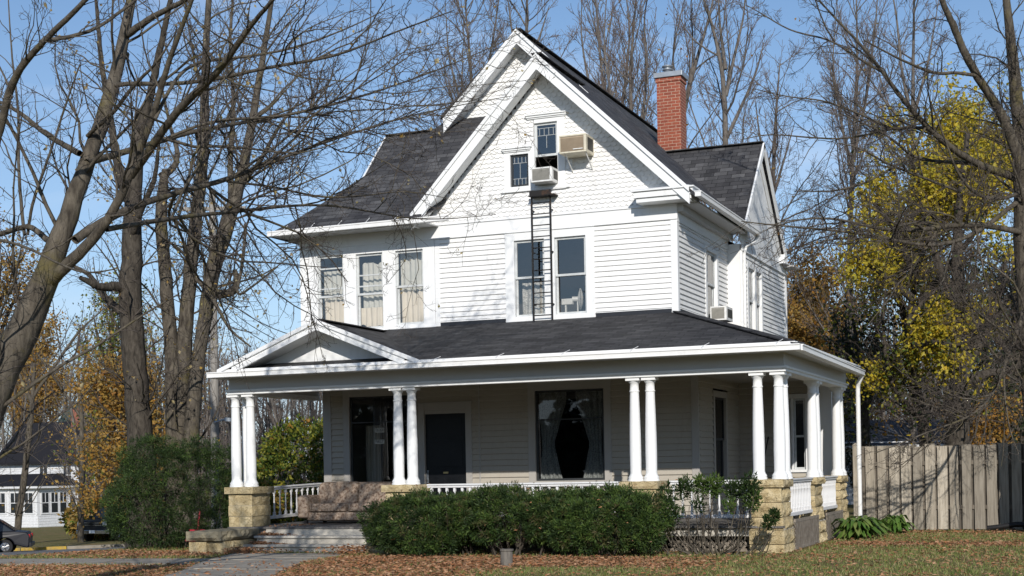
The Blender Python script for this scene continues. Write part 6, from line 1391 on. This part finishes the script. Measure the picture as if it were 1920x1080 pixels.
# ---------------------------------------------------------------- shrubs
def lump(d, rng, k=16, amp=.20):
    """bumpy radius factor over directions"""
    c = nrm(rng.normal(0, 1, (k, 3))); w = rng.uniform(.5, 1., k); s = 1+0*d[:, 0]
    for i in range(k): s += amp*w[i]*np.exp(-((1-(d*c[i]).sum(1))/.045))
    return s
def shrub(name, label, base, ells, mats, seed, n, size, aspect=.24, group=None, cat='shrub', zmin=.0, stems=14, share=None, depth=.22, per=3, bark_='barkdark', gaps=0., tuft=0.):
    """ells: ellipsoids (cx,cy,cz,rx,ry,rz) around the base; foliage as sprays of many narrow faces over and through their outer shell"""
    rng = np.random.default_rng(seed); e = empty(name, base, label, cat, group); P = []; Dn = []
    A = np.array([x[3]*x[4]+x[3]*x[5]+x[4]*x[5] for x in ells]); cnt = (A/A.sum()*n).astype(int)
    for k, (cx, cy, cz, rx, ry, rz) in enumerate(ells):
        d = nrm(rng.normal(0, 1, (cnt[k], 3))); f = lump(d, rng)*(1-depth*rng.random(cnt[k])**1.6)+rng.normal(0, .02, cnt[k]); p = d*np.array([rx, ry, rz])*f[:, None]+np.array([cx, cy, cz])
        ok = p[:, 2] > zmin+rng.uniform(0, .18, len(p))
        for j, (ax, ay, az, bx, by, bz) in enumerate(ells):
            if j != k: ok &= (((p-np.array([ax, ay, az]))/np.array([bx, by, bz]))**2).sum(1) > .62
        if gaps:
            c = nrm(rng.normal(0, 1, (10, 3)))
            for i in range(10): ok &= ~(((d*c[i]).sum(1) > .965) & (rng.random(len(d)) < gaps))
        P.append(p[ok]); Dn.append(d[ok])
    P = np.concatenate(P); Dn = np.concatenate(Dn)
    if tuft:
        # foliage gathers in tufts: short shoots fanning out from many points on the shell
        rad = tuft*rng.uniform(.6, 1.35, (len(P), 1)); out = nrm(Dn+rng.normal(0, .35, Dn.shape)+np.array([0, 0, .35]))
        Pc = np.repeat(P, per, 0); oc = np.repeat(out, per, 0); rc = np.repeat(rad, per, 0); dd = nrm(oc*1.0+rng.normal(0, .62, Pc.shape)); Pp = Pc+dd*rc*rng.uniform(.1, 1., (len(Pc), 1)); Dd = dd
    else:
        Pp = np.repeat(P, per, 0)+rng.normal(0, size*.35, (len(P)*per, 3)); Dd = np.repeat(nrm(Dn+rng.normal(0, .5, Dn.shape)+np.array([0, 0, .15])), per, 0)
    V, Q = kites(rng, Pp, size, aspect, dirs=Dd*1.5, spread=.5, fold=.05); pt = Part(); mi = rng.choice(len(mats), len(P), p=share) if share else np.zeros(len(P), int)
    mi = np.repeat(mi, per)
    pt.V.append(V+np.array(base)); pt.Q.append(Q); pt.n = len(V); pt.mi.append(mi); pt.sm.append(np.zeros(len(Q), bool)); pt.build('foliage', [M[m_] for m_ in mats], e, base)
    st = Part(); LP = []; LR = []
    for i in range(stems):
        ex = ells[rng.integers(len(ells))]; d = nrm(rng.normal(0, 1, (1, 3)))[0]; d[2] = abs(d[2])*.7; tip = np.array(ex[:3])+d*np.array(ex[3:])*.86
        b = np.array([ex[0]*.75+rng.normal(0, .12), ex[1]*.6+rng.normal(0, .1), -.05]); mid = b*.5+tip*.5+rng.normal(0, .06, 3)
        Pq, Rq = resamp([b, mid, tip], [.022, .015, .006], 10, rng, .3); LP.append(Pq+np.array(base)); LR.append(Rq)
    P_, R2 = np.array(LP), np.array(LR); V, Q = tubes(P_, R2, 5); st.add(V, Q)
    P2, R3 = sprout(rng, P_, R2, dens=5, lk=.4, tmin=.25, ang=45, wig=.2, up=.05, n=5, rk=.01, lmin=.12, lmax=.6, rmin=.003); V, Q = tubes(P2, R3, 4); st.add(V, Q); st.build('stems', [M[bark_]], e, base)
    return e
def lumpy(core, n, seed, lo=.26, hi=.46, top=.55):
    """rounded sprays budding from the outside of the core ellipsoids"""
    rg = np.random.default_rng(seed); out = list(core)
    for i in range(n):
        c = core[rg.integers(len(core))]; d = nrm(rg.normal(0, 1, (1, 3)))[0]; d[2] = d[2]*.8+top*rg.random()*.5; d = d/np.linalg.norm(d); r = rg.uniform(lo, hi)
        p = np.array(c[:3])+d*np.array(c[3:])*rg.uniform(.72, .92); out.append((p[0], p[1], max(p[2], .22), r, r*.95, r*rg.uniform(.7, 1.)))
    return out
g3 = 'clipped yews along the porch front'
YS = ['yew', 'yewgreen', 'yewbrown']
KW = dict(per=40, tuft=.10, depth=.46, gaps=.42, group=g3)
shrub('yew_shrub', 'low dark yew nearest the steps, leftmost of the hedge', (-5.85, -1.35, GZ), lumpy([(-.20, -.15, .51, .80, .70, .44), (.45, .05, .56, .66, .66, .44), (-.35, .25, .52, .55, .55, .42), (.1, -.5, .36, .65, .45, .34)], 11, 1, .22, .30), YS, 201, 3300, .060, share=[.58, .30, .12], zmin=.04, stems=18, **KW)
shrub('yew_shrub', 'middle yew of the porch hedge behind the cut post', (-4.1, -1.25, GZ), lumpy([(-.55, 0, .60, .72, .66, .42), (.45, 0, .61, .74, .68, .42), (0, -.4, .50, .7, .42, .36)], 10, 2, .22, .30), YS, 203, 3000, .060, share=[.52, .34, .14], zmin=.24, stems=34, **KW)
shrub('yew_shrub', 'fresh green yew at the right end of the hedge beside the bare stems', (-2.55, -1.25, GZ), lumpy([(-.35, 0, .60, .74, .66, .44), (.35, -.05, .58, .62, .64, .46), (0, -.5, .40, .68, .45, .38)], 11, 3, .22, .30), YS, 205, 3300, .060, share=[.40, .49, .11], zmin=.12, stems=24, **KW)
shrub('big_yew', 'tall round dark green yew left of the porch steps', (-12.05, .35, GZ), lumpy([(0, 0, 1.0, 1.10, 1.0, 1.0), (-.40, -.1, .75, .92, .9, .8), (.45, .05, .85, .82, .8, .85), (-.30, 0, 1.40, .70, .70, .52), (.35, 0, 1.38, .70, .70, .52), (-.25, -.45, .60, .85, .65, .65), (-.62, -.05, 1.15, .66, .70, .72), (-.55, .1, 1.32, .5, .55, .4)], 34, 4, .26, .46), YS, 207, 9000, .052, per=40, tuft=.125, share=[.74, .20, .06], zmin=.02, stems=30, gaps=.5, depth=.5)
shrub('leafy_shrub', 'yellow green leafy shrub behind the left end of the porch', (-12.75, 6.2, GZ-.2), lumpy([(0, 0, 1.2, 1.1, 1.0, 1.2), (.8, .2, 1.2, .8, .9, 1.2), (-.8, .1, 1.0, .8, .8, 1.0), (.2, 0, 2.1, .8, .8, .7), (.9, .1, 2.2, .6, .7, .6)], 12, 8, .3, .5), ['greenshrub', 'leafgreenish', 'leaforange'], 209, 9000, .085, .6, share=[.50, .44, .06], stems=14, per=5, depth=.4, gaps=.5)
shrub('leafy_shrub', 'small yellow leaved shrub between the big yew and the stone pier', (-11.55, 2.2, GZ-.1), [(0, 0, .65, .55, .5, .65), (.3, .1, .9, .4, .4, .45)], ['leafgreenish', 'leafgold'], 211, 1800, .09, .6, share=[.6, .4], stems=8)
shrub('leafy_shrub', 'low gold shrub on the lawn beyond the street', tuple(gbase(195, 78)), [(0, 0, 1.0, 2.0, 1.2, 1.0), (1.6, 0, .9, 1.6, 1.2, .9)], ['leafgold', 'greenshrub'], 213, 3000, .24, .6, share=[.6, .4], stems=8)
# leggy shrub: bare stems with green tops only
rng = np.random.default_rng(61); bs = (-.85, -1.05, GZ); e = empty('leggy_yew', bs, 'leggy half bare yew with grey stems and green tufts before the corner pier', 'shrub')
LP, LR = [], []
for i in range(46):
    a = rng.uniform(-1, 1); tip = np.array([bs[0]+a*1.0+rng.normal(0, .12), bs[1]+rng.uniform(-.45, .35), GZ+rng.uniform(.25, 1.12)*(1-.35*abs(a))]); b = np.array([bs[0]+a*.30+rng.normal(0, .10), bs[1]+rng.normal(0, .08), GZ-.03])
    m_ = b*.55+tip*.45+np.array([a*.18, 0, -.12])+rng.normal(0, .05, 3); P, R = resamp([b, m_, tip], [rng.uniform(.012, .022), .011, .005], 12, rng, .5); LP.append(P); LR.append(R)
P, R = np.array(LP), np.array(LR); st = Part(); V, Q = tubes(P, R, 5); st.add(V, Q); P2, R2 = sprout(rng, P, R, dens=6, lk=.4, tmin=.3, ang=40, wig=.22, up=.06, n=5, rk=.01, lmin=.10, lmax=.5, rmin=.003); V, Q = tubes(P2, R2, 4); st.add(V, Q)
P3, R3 = sprout(rng, P2, R2, dens=7, lk=.5, tmin=.2, ang=45, wig=.25, up=.02, n=4, rk=.01, lmin=.06, lmax=.25, rmin=.0025); V, Q = tubes(P3, R3, 3); st.add(V, Q); st.build('stems', [M['bark']], e, bs)
tf = Part()
for (x, y, z, r, k) in ((-1.62, -1.1, .95, .20, 220), (-1.35, -1.0, 1.08, .16, 260), (-1.08, -1.0, 1.12, .15, 260), (-.82, -1.1, 1.10, .17, 300), (-.55, -1.0, 1.05, .15, 220), (-.28, -1.05, 1.06, .22, 420), (-.22, -1.1, .88, .16, 200), (.12, -1.1, .62, .10, 160), (.02, -1.12, .52, .10, 120), (-1.5, -1.2, .70, .20, 180), (-.6, -1.1, .78, .12, 90), (-1.1, -1.1, .8, .14, 90)):
    k = int(k*.62); d = nrm(rng.normal(0, 1, (k, 3))); p = np.array([x, y, GZ+z])+d*r*np.array([.8, .8, 1.15])*rng.uniform(.3, 1.05, (k, 1)); p = np.repeat(p, 3, 0); V, Q = kites(rng, p, .075, .28, dirs=np.repeat(d, 3, 0)*.8+np.array([0, 0, .7]), spread=.6); tf.add(V, Q, rng.integers(0, 2), False)
tf.build('foliage', [M['yewgreen'], M['yew']], e, bs)
# hosta clumps beside the porch: broad arching leaves
def hosta(bs, n, r, label, seed):
    rng = np.random.default_rng(seed); e = empty('hosta', bs, label, 'plant', 'hostas at the porch corner'); mb = MB()
    for i in range(n):
        az = rng.uniform(0, 6.283); L0 = r*rng.uniform(.6, 1.15); h = rng.uniform(.16, .40); w = rng.uniform(.045, .075); d = np.array([math.cos(az), math.sin(az), 0]); s = np.array([-d[1], d[0], 0]); o = np.array(bs)+rng.normal(0, .05, 3)*[1, 1, 0]; row = []
        for k in range(7):
            t = k/6; c = o+d*L0*t+UP*(h*math.sin(min(1., t*1.25)*math.pi*.62)*1.1-.16*t*t); ww = w*math.sin(math.pi*max(.04, min(.98, .12+t*.88)))*(.35 if t < .2 else 1); row += [c-s*ww+UP*ww*.35, c, c+s*ww+UP*ww*.35]
        mb.add(row, [(3*k+j, 3*k+j+1, 3*k+4+j, 3*k+3+j) for k in range(6) for j in range(2)], True)
    mb.build('leaves', M['hosta'], e)
hosta((.62, 3.9, GZ+.02), 150, .48, 'broad leaved green hosta clump nearest the side pier', 1); hosta((.66, 5.0, GZ+.02), 130, .44, 'green hosta clump near the downspout at the foot of the porch', 2); hosta((1.05, 6.2, GZ), 70, .36, 'small green hosta clump against the fence', 3)

# ---------------------------------------------------------------- leaf litter and grass
rng = np.random.default_rng(77)
def vnoise(x, y, s, seed):
    r = np.random.default_rng(seed); v = 0
    for k in range(7): a = r.uniform(0, 6.28); f = s*r.uniform(.6, 1.8); v = v+np.sin((x*math.cos(a)+y*math.sin(a))*f+r.uniform(0, 6.28))
    return v/7**.5/1.4
def bump_(x, a, b, e): return smooth((x-a)/e)*smooth((b-x)/e)
def walk(x, y):
    """true on the paths"""
    xl = np.interp(-y, [1.45, 3.2, 6.2, 12], [-9.6, -9.0, -7.6, -4.9]); xr = np.interp(-y, [1.45, 3.2, 6.2, 12], [-7.2, -7.1, -5.9, -3.3])
    return ((x > xl) & (x < xr) & (y < -1.5)) | ((x < -8.9) & (x > -15) & (y < -3.05-(-x-9)*.1) & (y > -4.2-(-x-8.6)*.16))
def dens(x, y):
    d = .10+.22*np.clip(vnoise(x, y, 1.6, 4), 0, 1)
    d = np.maximum(d, bump_(y, -4.6, -1.5, .8)*bump_(x, -7.4, .2, .9)*(1-.45*bump_(x, -1.6, 3, 1.5)))
    d = np.maximum(d, .85*bump_(y, -9, -3.2, 1.2)*bump_(x, -9.5, -2.2, 1.5))
    d = np.maximum(d, .95*bump_(y, -2.7, -.7, .5)*bump_(x, -13.4, -9.5, .5)); d = np.maximum(d, .75*bump_(y, -8, -4.4, .6)*bump_(x, -16, -8.0, 1.))
    d = np.maximum(d, .95*bump_(y, 1.4+.10*0, 3.0, .5)*bump_(x, .35, 7, .3)); d = np.maximum(d, .55*bump_(y, 5.6, 7.3, .6)*bump_(x, .3, 8, .5))
    return np.where(walk(x, y), d*.07, d)
K = 190000; x = rng.uniform(-17, 7, K); y = rng.uniform(-9, 7.3, K); keep = (rng.random(K) < dens(x, y)) & ~((x > -10.4) & (x < .2) & (y > -.3)); x, y = x[keep], y[keep]
z = gz(x, y)+rng.uniform(.008, .045, len(x))+.03*walk(x, y)
P = [np.stack([x, y, z], 1)]
# drifts on the steps, leaves caught in the hedge
for k in range(3):
    n = 260-50*k; xx = -9.66+np.abs(rng.normal(0, .32, n)); yy = rng.uniform(-.60-.30*k, -.33-.30*k, n); P.append(np.stack([xx, yy, .62-.148*k+rng.uniform(.005, .06, n)*np.exp(-(xx+9.66)*2)], 1))
n = 420; P.append(np.stack([-9.70+np.abs(rng.normal(0, .40, n)), rng.uniform(-1.75, -1.2, n), GZ+rng.uniform(.01, .12, n)], 1)); n = 500; P.append(np.stack([-7.0-np.abs(rng.normal(0, .35, n)), rng.uniform(-1.9, -1.0, n), GZ+rng.uniform(.01, .16, n)], 1))
n = 60; P.append(np.stack([-9.4+rng.normal(0, .2, n), rng.uniform(-.25, 1.0, n), np.full(n, FZ+.012)], 1))
n = 34; P.append(np.stack([rng.uniform(-6.6, -1.5, n), rng.uniform(-2.15, -1.9, n), GZ+rng.uniform(.25, 1.0, n)], 1)); n = 26; P.append(np.stack([rng.uniform(-6.5, -1.5, n), rng.uniform(-1.6, -.9, n), GZ+rng.uniform(1.1, 1.22, n)], 1))
P = np.concatenate(P); V, Q = kites(rng, P, .075, .62, spread=1., fold=.16); W = V.reshape(-1, 4, 3); c = W[:, :1]; W = c+(W-c)*np.array([1, 1, .38]); pt = Part(); pt.add(W.reshape(-1, 3), Q, 0, False)
tag(pt.build('fallen_leaves', [M['litter']], None, (0, 0, 0)), kind='stuff')
K = 210000; x = rng.uniform(-16, 7, K); y = rng.uniform(-8, 7.2, K); gd = np.clip(.75-.75*dens(x, y)+.35*vnoise(x, y, 2.2, 9), 0, 1); keep = (rng.random(K) < gd) & ~walk(x, y) & ~((x > -10.6) & (x < .3) & (y > -.6)); x, y = x[keep], y[keep]
P = np.stack([x, y, gz(x, y)-.005], 1); V, Q = kites(rng, P, .062, .17, dirs=np.tile([0, 0, 1.2], (len(P), 1)), spread=.55, fold=.02); pt = Part(); pt.add(V, Q, 0, False)
tag(pt.build('lawn_grass', [M['grass']], None, (0, 0, 0)), kind='stuff')

# ---------------------------------------------------------------- light, sky, camera
sun_dir = np.array([.43, -1., .50]); sun_dir /= np.linalg.norm(sun_dir); el = math.asin(sun_dir[2]); azm = math.atan2(sun_dir[0], sun_dir[1])
l = bpy.data.lights.new('sun', 'SUN'); l.energy = 4.15; l.angle = R_(.55); l.color = (1., .945, .87); so = bpy.data.objects.new('sun', l); COL.objects.link(so)
so.rotation_euler = Vector(-sun_dir).to_track_quat('-Z', 'Y').to_euler(); so.location = (20, -30, 30)
wd = bpy.data.worlds.new('World'); SC.world = wd; wd.use_nodes = True; N = wd.node_tree.nodes; L = wd.node_tree.links; bg = N['Background']
sk = N.new('ShaderNodeTexSky'); sk.sky_type = 'NISHITA'; sk.sun_disc = False; sk.sun_elevation = el; sk.sun_rotation = azm; sk.altitude = 200; sk.air_density = 1.0; sk.dust_density = .15; sk.ozone_density = 3.5
tc = N.new('ShaderNodeTexCoord'); mp = N.new('ShaderNodeMapping'); mp.inputs['Scale'].default_value = (1.2, 1.2, 5.5); mp.inputs['Rotation'].default_value = (.1, .22, .4); L.new(tc.outputs['Generated'], mp.inputs['Vector'])
n1 = noise(N, L, mp.outputs['Vector'], 2.2, 9, .62, 1.1); r1 = ramp(N, [(.50, (0, 0, 0)), (.80, (1, 1, 1))]); L.new(n1.outputs['Fac'], r1.inputs['Fac'])
f = N.new('ShaderNodeMath'); f.operation = 'MULTIPLY'; f.inputs[1].default_value = .40; L.new(r1.outputs['Color'], f.inputs[0])
cm = mix(N, L, f.outputs[0], sk.outputs['Color'], (8.2, 8.6, 9.4)); sp = N.new('ShaderNodeSeparateXYZ'); L.new(tc.outputs['Generated'], sp.inputs[0]); rz_ = ramp(N, [(.0, (.70, .70, .70)), (.14, (.26, .26, .26)), (.32, (0, 0, 0))]); L.new(sp.outputs['Z'], rz_.inputs['Fac'])
cm = mix(N, L, rz_.outputs['Color'], cm, (3.9, 4.9, 6.9)); L.new(cm, bg.inputs['Color']); bg.inputs['Strength'].default_value = .12
cam = bpy.data.cameras.new('camera'); co = bpy.data.objects.new('camera', cam); COL.objects.link(co); SC.camera = co
cam.sensor_fit = 'HORIZONTAL'; cam.sensor_width = 36; cam.lens = FOC/1920*36; cam.shift_y = SHIFT/1920; cam.clip_start = .1; cam.clip_end = 3000
co.matrix_world = Matrix(((CX[0], CY[0], -FW[0], CAM[0]), (CX[1], CY[1], -FW[1], CAM[1]), (CX[2], CY[2], -FW[2], CAM[2]), (0, 0, 0, 1)))
SC.view_settings.view_transform = 'Standard'; SC.view_settings.look = 'None'; SC.view_settings.exposure = 0.0; SC.view_settings.gamma = 1
SC.cycles.max_bounces = 8; SC.cycles.transparent_max_bounces = 24; SC.cycles.use_denoising = True
